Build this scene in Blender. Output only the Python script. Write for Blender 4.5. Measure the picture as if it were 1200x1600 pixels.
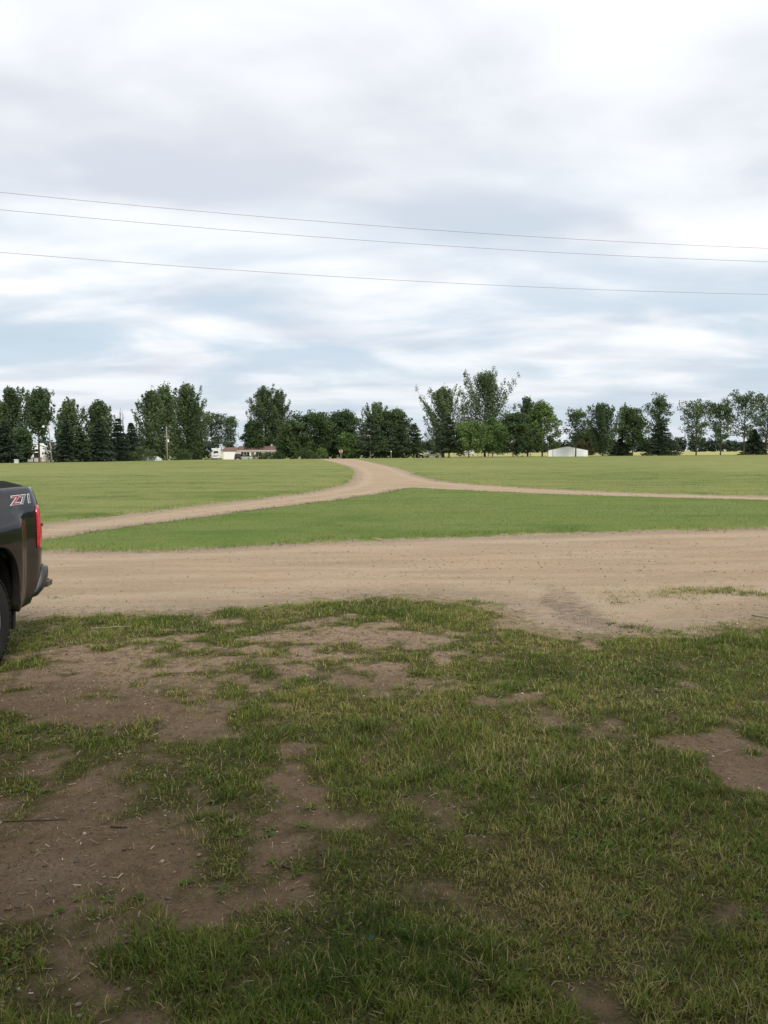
import bpy, bmesh, math
import numpy as np
from mathutils import Vector, Matrix

sc = bpy.context.scene
R = math.radians
for o in list(bpy.data.objects): bpy.data.objects.remove(o)

# ------------------------------------------------------------------ camera
cam = bpy.data.cameras.new('camera'); camo = bpy.data.objects.new('camera', cam)
sc.collection.objects.link(camo); sc.camera = camo
cam.sensor_fit = 'VERTICAL'; cam.sensor_height = 32.0; cam.lens = 32.0*1280/1600
cam.clip_start = 0.05; cam.clip_end = 6000
PITCH = math.atan(95/1280)
camo.matrix_world = Matrix.Translation((0, 0, 1.75)) @ Matrix.Rotation(math.pi/2-PITCH, 4, 'X') @ Matrix.Rotation(R(-0.286), 4, 'Z')

# ------------------------------------------------------------------ world, sun, exposure
SUN_EL, SUN_AZ = 38.0, 160.0            # azimuth clockwise from +Y: behind the viewer, a little to the right
world = bpy.data.worlds.new('World'); sc.world = world; world.use_nodes = True
wn, wl = world.node_tree.nodes, world.node_tree.links
wn.clear()
def W(t, **k):
    n = wn.new(t)
    for a, b in k.items(): setattr(n, a, b)
    return n
def wmath(op, a, b=None, c=None):
    n = W('ShaderNodeMath', operation=op)
    for i, v in enumerate((a, b, c)):
        if v is None: continue
        if isinstance(v, (int, float)): n.inputs[i].default_value = v
        else: wl.new(v, n.inputs[i])
    return n.outputs[0]
def wmix(f, a, b):
    n = W('ShaderNodeMix', data_type='RGBA')
    for s, v in ((n.inputs[0], f), (n.inputs[6], a), (n.inputs[7], b)):
        if isinstance(v, (int, float)): s.default_value = v
        elif isinstance(v, tuple): s.default_value = v + (1,)
        else: wl.new(v, s)
    return n.outputs[2]
def wramp(f, lo, hi):
    n = W('ShaderNodeMapRange', interpolation_type='SMOOTHSTEP'); wl.new(f, n.inputs[0])
    n.inputs[1].default_value = lo; n.inputs[2].default_value = hi
    return n.outputs[0]
wtc = W('ShaderNodeTexCoord'); wsep = W('ShaderNodeSeparateXYZ'); wl.new(wtc.outputs['Generated'], wsep.inputs[0])
wz = wmath('ADD', wmath('MAXIMUM', wsep.outputs[2], 0.0), 0.06)
wu = wmath('DIVIDE', wsep.outputs[0], wz); wv = wmath('DIVIDE', wsep.outputs[1], wz)   # the cloud layer seen as a flat sheet overhead
wz2 = wmath('ADD', wmath('MAXIMUM', wsep.outputs[2], 0.0), 0.20); wu2 = wmath('DIVIDE', wsep.outputs[0], wz2); wv2 = wmath('DIVIDE', wsep.outputs[1], wz2)
def wnoise(su, sv, rot, off, detail, rough, dist, low=False):
    cb = W('ShaderNodeCombineXYZ'); wl.new(wu2 if low else wu, cb.inputs[0]); wl.new(wv2 if low else wv, cb.inputs[1])
    mp = W('ShaderNodeMapping'); wl.new(cb.outputs[0], mp.inputs[0])
    mp.inputs['Location'].default_value = (off[0], off[1], 0); mp.inputs['Rotation'].default_value = (0, 0, R(rot)); mp.inputs['Scale'].default_value = (su, sv, 1)
    n = W('ShaderNodeTexNoise', noise_dimensions='2D'); wl.new(mp.outputs[0], n.inputs['Vector'])
    n.inputs['Scale'].default_value = 1.0; n.inputs['Detail'].default_value = detail; n.inputs['Roughness'].default_value = rough; n.inputs['Distortion'].default_value = dist
    return n.outputs[0]
wA = wnoise(0.85, 1.1, 14, (9.4, 6.1), 3, 0.42, 0.2)        # the big soft heaps
wB = wnoise(2.3, 3.0, 24, (1.7, 9.2), 5, 0.5, 0.25, True)          # finer wisps
wC = wnoise(1.3, 2.0, 16, (5.2, 2.4), 5, 0.5, 0.25, True)       # thin places where blue comes through
# a long grey cloud street crossing the sheet
wline = wmath('SUBTRACT', wmath('SUBTRACT', wv, wmath('MULTIPLY', wu, 0.27)), 2.36)
wline = wmath('ADD', wline, wmath('MULTIPLY', wmath('SUBTRACT', wA, 0.5), 1.3))
wband = wmath('POWER', 2.718, wmath('MULTIPLY', wmath('MULTIPLY', wline, wline), -5.0))
wS = wmath('ADD', wmath('MULTIPLY', wA, 0.65), wmath('MULTIPLY', wB, 0.35))
wS = wmath('SUBTRACT', wS, wmath('MULTIPLY', wband, 0.12))
wcl = wmix(wramp(wS, 0.26, 0.60), (6.15, 6.5, 7.2), (8.9, 9.05, 9.3))
wsky = W('ShaderNodeTexSky', sky_type='NISHITA'); wsky.sun_disc = False
wsky.sun_elevation = R(SUN_EL); wsky.sun_rotation = R(SUN_AZ); wsky.air_density = 1.0; wsky.dust_density = 2.5; wsky.ozone_density = 1.0
wthin = wmix(0.85, wsky.outputs[0], (5.0, 6.15, 7.25))
wgap = wmath('MULTIPLY', wramp(wC, 0.34, 0.66), wramp(wsep.outputs[2], 0.40, 0.10))
wcol = wmix(wmath('MULTIPLY', wgap, 0.85), wcl, wthin)
wcol = wmix(wmath('MULTIPLY', wramp(wsep.outputs[2], 0.14, 0.0), 0.6), wcol, (5.75, 6.35, 6.95))
wbg = W('ShaderNodeBackground'); wl.new(wcol, wbg.inputs[0]); wbg.inputs[1].default_value = 0.1
wout = W('ShaderNodeOutputWorld'); wl.new(wbg.outputs[0], wout.inputs[0])

sun = bpy.data.lights.new('sun', 'SUN'); suno = bpy.data.objects.new('sun', sun); sc.collection.objects.link(suno)
sun.energy = 2.2; sun.angle = R(24); sun.color = (1.0, 0.91, 0.78)
sd = Vector((math.sin(R(SUN_AZ))*math.cos(R(SUN_EL)), math.cos(R(SUN_AZ))*math.cos(R(SUN_EL)), math.sin(R(SUN_EL))))
suno.rotation_euler = sd.to_track_quat('Z', 'Y').to_euler()
vs = sc.view_settings; vs.view_transform = 'Standard'; vs.look = 'None'; vs.exposure = 0.22; vs.gamma = 1.0; vs.use_curve_mapping = False
sc.cycles.use_denoising = True
sc.cycles.max_bounces = 8; sc.cycles.transparent_max_bounces = 8

# ------------------------------------------------------------------ helpers
COL = sc.collection
rng = np.random.default_rng(7)
def link(o, parent=None):
    COL.objects.link(o); o.parent = parent; return o
def tag(o, label=None, cat=None, group=None, kind=None):
    for k, v in (('label', label), ('category', cat), ('group', group), ('kind', kind)):
        if v: o[k] = v
    return o
def empty(name, loc=(0, 0, 0), rz=0.0, label=None, cat=None, group=None):
    o = bpy.data.objects.new(name, None); o.empty_display_size = 0.3
    o.location = loc; o.rotation_euler = (0, 0, rz); link(o); return tag(o, label, cat, group)
def np_mesh(name, V, Fs, attrs=None, smooth=False):
    """mesh from vertex array and list of face arrays (m,k)"""
    me = bpy.data.meshes.new(name); V = np.asarray(V, np.float32)
    me.vertices.add(len(V)); me.vertices.foreach_set('co', V.ravel())
    Fs = [np.asarray(F, np.int32) for F in Fs if len(F)]
    nl = sum(F.size for F in Fs); nf = sum(len(F) for F in Fs)
    me.loops.add(nl); me.polygons.add(nf)
    me.loops.foreach_set('vertex_index', np.concatenate([F.ravel() for F in Fs]))
    tot = np.concatenate([np.full(len(F), F.shape[1], np.int32) for F in Fs])
    me.polygons.foreach_set('loop_start', np.concatenate([[0], np.cumsum(tot)[:-1]]).astype(np.int32))
    if smooth: me.polygons.foreach_set('use_smooth', np.ones(nf, bool))
    for k, a in (attrs or {}).items():
        at = me.attributes.new(k, 'FLOAT', 'POINT'); at.data.foreach_set('value', np.asarray(a, np.float32))
    me.update(); me.validate(); return me
def mobj(name, me, mat, parent=None, loc=None):
    o = bpy.data.objects.new(name, me)
    if mat and not me.materials: me.materials.append(mat)
    if loc: o.location = loc
    return link(o, parent)
class MB:
    """collects boxes, tubes and prisms into one mesh"""
    def __init__(s): s.bm = bmesh.new()
    def box(s, x0, x1, y0, y1, z0, z1, bev=0.0, m=None):
        r = bmesh.ops.create_cube(s.bm, size=1.0); vs_ = r['verts']
        for v in vs_: v.co = Vector(((x0+x1)/2+v.co.x*(x1-x0), (y0+y1)/2+v.co.y*(y1-y0), (z0+z1)/2+v.co.z*(z1-z0)))
        if bev:
            es = list({e for v in vs_ for e in v.link_edges})
            r2 = bmesh.ops.bevel(s.bm, geom=es, offset=bev, segments=2, profile=0.5, affect='EDGES'); vs_ = r2['verts']
        if m is not None: bmesh.ops.transform(s.bm, matrix=m, verts=list({v for v in vs_}))
        return s
    def prism(s, pts, axis, a, b):
        """polygon pts (2-D) extruded along axis from a to b"""
        def P(p, t): return {'x': (t, p[0], p[1]), 'y': (p[0], t, p[1]), 'z': (p[0], p[1], t)}[axis]
        A = [s.bm.verts.new(P(p, a)) for p in pts]; B = [s.bm.verts.new(P(p, b)) for p in pts]
        n = len(pts); s.bm.faces.new(A); s.bm.faces.new(B[::-1])
        for i in range(n): s.bm.faces.new((A[i], B[i], B[(i+1) % n], A[(i+1) % n]))
        bmesh.ops.recalc_face_normals(s.bm, faces=s.bm.faces[:]); return s
    def lathe(s, prof, axis='x', c=(0, 0, 0), n=32, close=False):
        rings = []
        for (t, r) in prof:
            ring = []
            for k in range(n):
                a = 2*math.pi*k/n; u, v = r*math.cos(a), r*math.sin(a)
                p = {'x': (t, u, v), 'y': (u, t, v), 'z': (u, v, t)}[axis]
                ring.append(s.bm.verts.new((c[0]+p[0], c[1]+p[1], c[2]+p[2])))
            rings.append(ring)
        m = len(rings)
        for i in range(m if close else m-1):
            A, B = rings[i], rings[(i+1) % m]
            for k in range(n): s.bm.faces.new((A[k], A[(k+1) % n], B[(k+1) % n], B[k]))
        if not close:
            s.bm.faces.new(rings[0][::-1]); s.bm.faces.new(rings[-1])
        bmesh.ops.recalc_face_normals(s.bm, faces=s.bm.faces[:]); return s
    def tube(s, pts, rad, n=8):
        V, F = tube_np(np.array(pts, float), np.array(rad if hasattr(rad, '__len__') else [rad]*len(pts), float), n)
        vv = [s.bm.verts.new(v) for v in V]
        for f in F: s.bm.faces.new([vv[i] for i in f])
        s.bm.faces.new(vv[:n][::-1]); s.bm.faces.new(vv[-n:]); return s
    def build(s, name, mat, parent=None, smooth=False, loc=None):
        me = bpy.data.meshes.new(name); s.bm.to_mesh(me); s.bm.free()
        if smooth:
            me.polygons.foreach_set('use_smooth', np.ones(len(me.polygons), bool))
        return mobj(name, me, mat, parent, loc)
def tube_np(P, rad, n=6):
    d = np.gradient(P, axis=0); d /= np.linalg.norm(d, axis=1, keepdims=True)+1e-9
    up = np.array([0, 0, 1.0]) if abs(d[:, 2]).mean() < 0.8 else np.array([1.0, 0, 0])
    a = np.cross(d, up); a /= np.linalg.norm(a, axis=1, keepdims=True)+1e-9; b = np.cross(d, a)
    th = np.arange(n)*2*math.pi/n
    V = P[:, None, :]+rad[:, None, None]*(np.cos(th)[None, :, None]*a[:, None, :]+np.sin(th)[None, :, None]*b[:, None, :])
    i = np.arange(len(P)-1)[:, None]*n; k = np.arange(n)[None, :]; k2 = (k+1) % n
    F = np.stack([i+k, i+k2, i+n+k2, i+n+k], -1).reshape(-1, 4)
    return V.reshape(-1, 3), F

# value noise in numpy (world metres)
_tab = np.random.default_rng(3).random((256, 256))
def vnoise(x, y, s, o=0.0):
    x = np.asarray(x)/s+o*17.3; y = np.asarray(y)/s+o*9.1
    xi, yi = np.floor(x).astype(int), np.floor(y).astype(int); fx, fy = x-xi, y-yi
    fx = fx*fx*(3-2*fx); fy = fy*fy*(3-2*fy)
    g = lambda a, b: _tab[a & 255, b & 255]
    return (g(xi, yi)*(1-fx)+g(xi+1, yi)*fx)*(1-fy)+(g(xi, yi+1)*(1-fx)+g(xi+1, yi+1)*fx)*fy
def fbm(x, y, s, o=0.0, n=4):
    t, a, w = 0, 1.0, 0
    for i in range(n):
        t = t+a*vnoise(x, y, s/2**i, o+i); w += a; a *= 0.5
    return t/w
def sstep(a, b, x):
    t = np.clip((np.asarray(x, float)-a)/(b-a), 0, 1); return t*t*(3-2*t)

# ------------------------------------------------------------------ materials
class Mat:
    def __init__(s, name):
        s.m = bpy.data.materials.new(name); s.m.use_nodes = True
        s.n, s.l = s.m.node_tree.nodes, s.m.node_tree.links; s.n.clear()
        s.out = s.n.new('ShaderNodeOutputMaterial'); s._pos = None
    def new(s, t, **k):
        n = s.n.new(t)
        for a, b in k.items(): setattr(n, a, b)
        return n
    def put(s, sock, v):
        if isinstance(v, (int, float)): sock.default_value = v
        elif isinstance(v, tuple): sock.default_value = v+(1,) if len(v) == 3 and sock.type == 'RGBA' else v
        else: s.l.new(v, sock)
    def math(s, op, a, b=0.0):
        n = s.new('ShaderNodeMath', operation=op); s.put(n.inputs[0], a); s.put(n.inputs[1], b); return n.outputs[0]
    def mix(s, f, a, b, bt='MIX'):
        n = s.new('ShaderNodeMix', data_type='RGBA', blend_type=bt); s.put(n.inputs[0], f); s.put(n.inputs[6], a); s.put(n.inputs[7], b); return n.outputs[2]
    def attr(s, name): return s.new('ShaderNodeAttribute', attribute_name=name).outputs['Fac']
    def pos(s):
        if s._pos is None: s._pos = s.new('ShaderNodeNewGeometry').outputs['Position']
        return s._pos
    def obj(s): return s.new('ShaderNodeTexCoord').outputs['Object']
    def noise(s, scale, detail=4, rough=0.55, vec=None, stretch=None, rot=0.0, dist=0.0):
        v = vec if vec is not None else s.pos()
        if stretch or rot:
            mp = s.new('ShaderNodeMapping'); s.l.new(v, mp.inputs[0]); mp.inputs['Scale'].default_value = stretch or (1, 1, 1); mp.inputs['Rotation'].default_value = (0, 0, rot); v = mp.outputs[0]
        n = s.new('ShaderNodeTexNoise'); s.l.new(v, n.inputs['Vector'])
        n.inputs['Scale'].default_value = scale; n.inputs['Detail'].default_value = detail; n.inputs['Roughness'].default_value = rough; n.inputs['Distortion'].default_value = dist
        return n.outputs[0]
    def rng(s, f, lo, hi, a=0.0, b=1.0):
        n = s.new('ShaderNodeMapRange', interpolation_type='SMOOTHSTEP'); s.put(n.inputs[0], f)
        n.inputs[1].default_value = lo; n.inputs[2].default_value = hi; n.inputs[3].default_value = a; n.inputs[4].default_value = b; return n.outputs[0]
    def ramp(s, f, stops):
        n = s.new('ShaderNodeValToRGB'); s.put(n.inputs[0], f); e = n.color_ramp.elements
        while len(e) < len(stops): e.new(0.5)
        for i, (p, c) in enumerate(stops): e[i].position = p; e[i].color = c+(1,)
        return n.outputs[0]
    def bump(s, h, strength, dist):
        n = s.new('ShaderNodeBump'); s.put(n.inputs['Height'], h); n.inputs['Strength'].default_value = strength; n.inputs['Distance'].default_value = dist; return n.outputs[0]
    def bsdf(s, col, rough=0.8, spec=0.3, metal=0.0, normal=None, coat=0.0, link=True, **kw):
        b = s.new('ShaderNodeBsdfPrincipled'); s.put(b.inputs['Base Color'], col); s.put(b.inputs['Roughness'], rough)
        b.inputs['Specular IOR Level'].default_value = spec; b.inputs['Metallic'].default_value = metal
        if coat: b.inputs['Coat Weight'].default_value = coat; b.inputs['Coat Roughness'].default_value = 0.03
        if normal is not None: s.l.new(normal, b.inputs['Normal'])
        if link: s.l.new(b.outputs[0], s.out.inputs[0])
        return b
    def leaf(s, col, trans=0.25):
        b = s.bsdf(col, 0.6, 0.25, link=False); t = s.new('ShaderNodeBsdfTranslucent'); s.put(t.inputs[0], col)
        m = s.new('ShaderNodeMixShader'); m.inputs[0].default_value = trans; s.l.new(b.outputs[0], m.inputs[1]); s.l.new(t.outputs[0], m.inputs[2]); s.l.new(m.outputs[0], s.out.inputs[0])
        return s.m
def plain(name, col, rough=0.7, spec=0.3, metal=0.0, var=0.15, scale=3.0, bump=0.0, coat=0.0):
    M = Mat(name); n = M.noise(scale, 5, 0.6, vec=M.obj())
    c = M.mix(M.rng(n, 0.3, 0.7), tuple(v*(1-var) for v in col), tuple(min(1, v*(1+var)) for v in col))
    M.bsdf(c, rough, spec, metal, M.bump(n, bump, 0.02) if bump else None, coat); return M.m

# ground: grass, soil and gravel picked by what grows where (mesh attributes), broken up by noise
def ground_material():
    M = Mat('ground_soil_gravel_turf')
    edge, cover, moist, field, yard, isl = (M.attr(a) for a in ('edge', 'cover', 'moist', 'field', 'yard', 'island'))
    ne = M.noise(2.2, 5, 0.6); nf = M.noise(9, 4, 0.6); fine = M.noise(55, 4, 0.7); fine2 = M.noise(160, 3, 0.7)
    ed = M.math('ADD', edge, M.math('MULTIPLY', M.math('SUBTRACT', ne, 0.5), 1.0))
    ed = M.math('ADD', ed, M.math('MULTIPLY', M.math('SUBTRACT', nf, 0.5), 0.55))
    gf = M.rng(ed, -0.12, 0.16)
    # gravel
    st = M.noise(1.0, 5, 0.6, stretch=(0.35, 1.7, 1), rot=R(-8)); bl = M.noise(0.45, 4, 0.55)
    gr = M.mix(M.rng(st, 0.30, 0.72), (0.34, 0.253, 0.168), (0.45, 0.348, 0.24))
    gr = M.mix(M.math('MULTIPLY', M.rng(bl, 0.45, 0.7), 0.5), gr, (0.445, 0.315, 0.205))
    gr = M.mix(M.math('MULTIPLY', M.rng(fine, 0.55, 0.75), 0.5), gr, (0.25, 0.195, 0.145))
    g6 = M.noise(5.5, 6, 0.72); g18 = M.noise(17, 5, 0.7, stretch=(0.6, 1.2, 1)); gr = M.mix(M.math('MULTIPLY', M.rng(g6, 0.50, 0.68), 0.45), gr, (0.275, 0.215, 0.155)); gr = M.mix(M.math('MULTIPLY', M.rng(g18, 0.54, 0.68), 0.55), gr, (0.215, 0.165, 0.12)); gr = M.mix(M.math('MULTIPLY', M.rng(g18, 0.46, 0.34), 0.4), gr, (0.52, 0.425, 0.32))
    gr = M.mix(M.math('MULTIPLY', M.rng(fine2, 0.58, 0.74), 0.6), gr, (0.56, 0.47, 0.38))
    gr = M.mix(M.math('MULTIPLY', M.rng(M.math('ADD', M.math('MULTIPLY', moist, 0.62), M.math('ADD', M.math('MULTIPLY', M.math('SUBTRACT', nf, 0.5), 0.8), M.math('MULTIPLY', M.math('SUBTRACT', fine, 0.5), 1.5))), 0.42, 0.72), 0.8), gr, (0.125, 0.095, 0.075))
    ew = M.math('ADD', edge, M.math('MULTIPLY', M.math('SUBTRACT', ne, 0.5), 0.5))
    gr = M.mix(M.math('MULTIPLY', M.rng(ew, -0.75, -0.2), M.rng(nf, 0.35, 0.65, 0.15, 0.75)), gr, (0.25, 0.205, 0.16))      # loose dark gravel pushed to the verges
    tr = M.math('MULTIPLY', M.rng(ew, -1.5, -1.1), M.rng(ew, -0.65, -0.95))
    gr = M.mix(M.math('MULTIPLY', tr, 0.35), gr, (0.47, 0.375, 0.28))                                                     # packed wheel tracks
    # yard soil, thatch
    so = M.mix(M.rng(M.math('ADD', moist, M.math('MULTIPLY', M.math('SUBTRACT', ne, 0.5), 0.7)), 0.1, 0.8), (0.315, 0.232, 0.155), (0.172, 0.120, 0.073))
    so = M.mix(M.math('MULTIPLY', M.rng(nf, 0.45, 0.68), 0.65), so, (0.100, 0.070, 0.044))
    so = M.mix(M.math('MULTIPLY', M.rng(M.noise(1.1, 5, 0.65), 0.5, 0.68), 0.55), so, (0.235, 0.175, 0.125))
    so = M.mix(M.math('MULTIPLY', M.rng(fine, 0.50, 0.66), 0.8), so, (0.085, 0.058, 0.040))
    so = M.mix(M.math('MULTIPLY', M.rng(fine2, 0.56, 0.70), 0.6), so, (0.33, 0.25, 0.18))
    th = M.mix(M.rng(fine, 0.35, 0.65), (0.030, 0.030, 0.010), (0.10, 0.088, 0.032))  # litter under grass, darkened to paint in the shade between thin blades
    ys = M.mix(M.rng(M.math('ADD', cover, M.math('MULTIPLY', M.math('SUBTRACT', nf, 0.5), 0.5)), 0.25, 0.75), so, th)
    # mown lawn
    la = M.noise(0.16, 5, 0.6, stretch=(0.5, 1.6, 1)); lb = M.noise(1.3, 5, 0.65); lc = M.noise(0.035, 3, 0.5)
    lw = M.mix(M.rng(la, 0.35, 0.66), (0.149, 0.195, 0.046), (0.225, 0.255, 0.084))
    lw = M.mix(M.math('MULTIPLY', M.rng(lb, 0.5, 0.75), 0.55), lw, (0.099, 0.150, 0.029))
    lw = M.mix(M.math('MULTIPLY', M.rng(lc, 0.42, 0.62), 0.75), lw, (0.252, 0.265, 0.088))
    lw = M.mix(M.math('MULTIPLY', M.rng(fine, 0.45, 0.7), 0.35), lw, (0.072, 0.105, 0.024))
    sk = M.noise(1.0, 4, 0.6, stretch=(0.10, 1.1, 1), rot=R(4)); sk2 = M.noise(1.0, 4, 0.6, stretch=(0.035, 0.33, 1), rot=R(-3))
    lw = M.mix(M.math('MULTIPLY', M.rng(sk, 0.52, 0.66), 0.38), lw, (0.086, 0.120, 0.027))
    lw = M.mix(M.math('MULTIPLY', M.rng(sk2, 0.50, 0.64), 0.42), lw, (0.257, 0.255, 0.092))
    mo = M.noise(0.42, 6, 0.68); lw = M.mix(M.math('MULTIPLY', M.rng(mo, 0.48, 0.62), 0.70), lw, (0.235, 0.23, 0.082)); lw = M.mix(M.math('MULTIPLY', M.rng(mo, 0.47, 0.36), 0.55), lw, (0.085, 0.13, 0.027))
    lw = M.mix(isl, lw, M.mix(0.42, lw, (0.085, 0.165, 0.026)))
    lw = M.mix(field, lw, M.mix(M.rng(la, 0.35, 0.65), (0.42, 0.40, 0.15), (0.33, 0.32, 0.12)))
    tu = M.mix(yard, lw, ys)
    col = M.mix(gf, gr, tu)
    h = M.math('ADD', M.math('MULTIPLY', fine, 0.6), M.math('MULTIPLY', nf, 1.0))
    h = M.math('ADD', h, M.math('MULTIPLY', fine2, 0.35))
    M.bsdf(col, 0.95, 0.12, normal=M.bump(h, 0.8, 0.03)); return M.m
MG = ground_material()
def grass_material(name, stops, trans=0.3):
    M = Mat(name); return M.leaf(M.ramp(M.attr('tint'), stops), trans)
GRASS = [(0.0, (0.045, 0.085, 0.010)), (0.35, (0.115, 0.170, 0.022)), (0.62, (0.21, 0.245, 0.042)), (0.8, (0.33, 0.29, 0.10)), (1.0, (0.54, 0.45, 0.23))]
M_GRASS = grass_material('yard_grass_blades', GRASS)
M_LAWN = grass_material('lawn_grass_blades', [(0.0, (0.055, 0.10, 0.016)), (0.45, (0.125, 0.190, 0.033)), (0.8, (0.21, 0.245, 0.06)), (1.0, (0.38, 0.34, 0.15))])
def stone_material(name, stops):
    M = Mat(name); M.bsdf(M.ramp(M.attr('tint'), stops), 0.9, 0.2); return M.m
M_STONE = stone_material('pebble_stone', [(0.0, (0.10, 0.08, 0.065)), (0.5, (0.30, 0.23, 0.17)), (0.85, (0.45, 0.38, 0.30)), (1.0, (0.62, 0.57, 0.50))])
M_STRAW = stone_material('dry_straw_and_chips', [(0.0, (0.06, 0.042, 0.03)), (0.4, (0.17, 0.13, 0.085)), (0.8, (0.36, 0.29, 0.19)), (1.0, (0.58, 0.52, 0.42))])
def leaf_material(name, lo, mid, hi, trans=0.2):
    M = Mat(name); oi = M.new('ShaderNodeObjectInfo').outputs['Random']
    t = M.math('ADD', M.attr('tint'), M.math('MULTIPLY', M.math('SUBTRACT', oi, 0.5), 0.25))
    return M.leaf(M.ramp(t, [(0.0, lo), (0.5, mid), (1.0, hi)]), trans)
LEAF = {
 'poplar': leaf_material('poplar_leaves', (0.037, 0.065, 0.031), (0.070, 0.116, 0.048), (0.143, 0.194, 0.085)),
 'round': leaf_material('broadleaf_leaves', (0.028, 0.056, 0.022), (0.056, 0.099, 0.036), (0.116, 0.163, 0.056)),
 'maple': leaf_material('maple_leaves', (0.046, 0.090, 0.028), (0.096, 0.163, 0.046), (0.186, 0.256, 0.081)),
 'spruce': leaf_material('spruce_needles', (0.017, 0.031, 0.020), (0.034, 0.057, 0.034), (0.070, 0.096, 0.053), 0.05),
 'pine': leaf_material('pine_needles', (0.023, 0.043, 0.023), (0.050, 0.081, 0.037), (0.101, 0.132, 0.065), 0.05),
 'rust': leaf_material('rusty_leaves', (0.048, 0.055, 0.022), (0.085, 0.088, 0.036), (0.13, 0.128, 0.055)),
 'bush': leaf_material('shrub_leaves', (0.028, 0.054, 0.020), (0.062, 0.102, 0.034), (0.132, 0.178, 0.062)),
}
LEAF['airy'] = LEAF['poplar']
M_BARK = plain('bark', (0.075, 0.062, 0.05), 0.95, 0.1, var=0.35, scale=4, bump=0.6)
M_BARKG = plain('pale_bark', (0.30, 0.27, 0.225), 0.95, 0.1, var=0.3, scale=4, bump=0.5)
M_WHITE = plain('white_siding_paint', (0.85, 0.86, 0.87), 0.6, 0.3, var=0.05, scale=1.5)
M_CREAM = plain('cream_siding_paint', (0.70, 0.66, 0.57), 0.7, 0.3, var=0.07)
M_ROOFR = plain('brown_red_shingle', (0.19, 0.128, 0.108), 0.95, 0.15, var=0.2, scale=6, bump=0.4)
M_ROOFD = plain('dark_metal_roof', (0.045, 0.05, 0.055), 0.5, 0.4, var=0.1)
M_GLASS = plain('dark_window_glass', (0.015, 0.018, 0.022), 0.06, 0.6, var=0.1)
M_WOOD = plain('weathered_wood', (0.30, 0.27, 0.235), 0.9, 0.15, var=0.25, scale=5, bump=0.4)
M_DECK = plain('brown_deck_wood', (0.19, 0.125, 0.095), 0.9, 0.15, var=0.2, scale=5, bump=0.3)
M_GALV = plain('grey_metal', (0.42, 0.43, 0.44), 0.45, 0.5, 0.6, var=0.1)
M_DARK = plain('black_plastic', (0.014, 0.014, 0.015), 0.6, 0.35, var=0.2)
M_RUB = plain('tyre_rubber', (0.019, 0.0185, 0.018), 0.85, 0.25, var=0.3, scale=6, bump=0.3)
M_RED = plain('red_sign_paint', (0.30, 0.035, 0.04), 0.45, 0.4, var=0.08)
M_SIGNW = plain('white_sign_paint', (0.8, 0.8, 0.8), 0.45, 0.4, var=0.04)
M_TARP = plain('pale_grey_tarp', (0.50, 0.53, 0.55), 0.6, 0.4, var=0.15, scale=4)
M_GREENBOX = plain('pale_green_enamel', (0.48, 0.56, 0.50), 0.5, 0.4, var=0.07)
M_NAVY = plain('dark_navy_car_paint', (0.012, 0.014, 0.024), 0.2, 0.5, coat=0.6)
M_PALEG = plain('pale_green_car_paint', (0.42, 0.52, 0.46), 0.3, 0.5, coat=0.5)
M_CARW = plain('white_car_paint', (0.72, 0.74, 0.76), 0.3, 0.5, coat=0.5, var=0.03)
M_BARNRED = plain('faded_red_machine_paint', (0.23, 0.04, 0.035), 0.6, 0.3, var=0.2)
M_CHROME = plain('dusty_chrome', (0.56, 0.54, 0.50), 0.24, 0.5, 1.0, var=0.1)
M_WIRE = plain('weathered_aluminium_wire', (0.24, 0.24, 0.25), 0.5, 0.4, 0.5)

# ------------------------------------------------------------------ the ground
YARD = np.array([(-30, 5), (-9, 7.7), (-5.6, 8.2), (-4.4, 8.41), (-3.95, 8.6), (-3.44, 8.69), (-2.55, 8.94), (-1.93, 9.0), (-1.44, 9.1), (-1.18, 9.33), (-0.77, 9.68), (-0.32, 9.89), (0.31, 9.92), (0.92, 9.72), (1.31, 9.22), (1.51, 8.73), (1.48, 8.18), (1.68, 7.88), (2.2, 7.72), (2.74, 7.71), (3.1, 7.84), (4.04, 8.53), (5.04, 9.12), (8, 10.4), (30, 13), (30, -40), (-30, -40)])
ISLAND = np.array([(-8.2, 15.35), (-6.74, 14.78), (-6.01, 14.55), (-5.11, 14.42), (-4.53, 14.4), (-3.27, 14.83), (-1.83, 15.48), (0, 15.96), (1.55, 16.48), (3.34, 17.03), (5.52, 17.61), (8.49, 18.03), (10.48, 18.55), (32, 21), (33, 22.3), (15.35, 26.14), (13.0, 27.68), (9.36, 29.9), (6.34, 32.4), (2.86, 36.49), (1.7, 38.2), (1.21, 38.57), (0.8, 37.6), (0, 34.0), (-1.81, 28.89), (-3.81, 24.35), (-5.52, 20.12), (-6.42, 17.79), (-6.71, 16.27)])
LEFTL = np.array([(-60, 2), (-14, 14), (-9.4, 17.2), (-8.63, 18.33), (-8.36, 19.92), (-7.69, 21.79), (-6.73, 24.55), (-4.74, 30.31), (-3.27, 34.84), (-2.24, 41.08), (-1.95, 46), (-2.04, 52.56), (-2.34, 68.58), (-3.66, 90.91), (-8.41, 135.54), (-13.98, 180.03), (-18, 189), (-39, 189), (-50, 158), (-66, 138), (-110, 120), (-160, 60)])
RIGHTL = np.array([(-7.2, 198), (-2.04, 133.14), (1.37, 86.16), (2.2, 66), (2.47, 57.22), (3.34, 47.34), (4.9, 41.77), (7.29, 37.25), (10.33, 32.99), (14.23, 30.31), (16.72, 28.47), (34, 24.8), (90, 18), (220, 30), (260, 260), (111, 260), (74, 242), (46.6, 232), (16, 205)])
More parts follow.
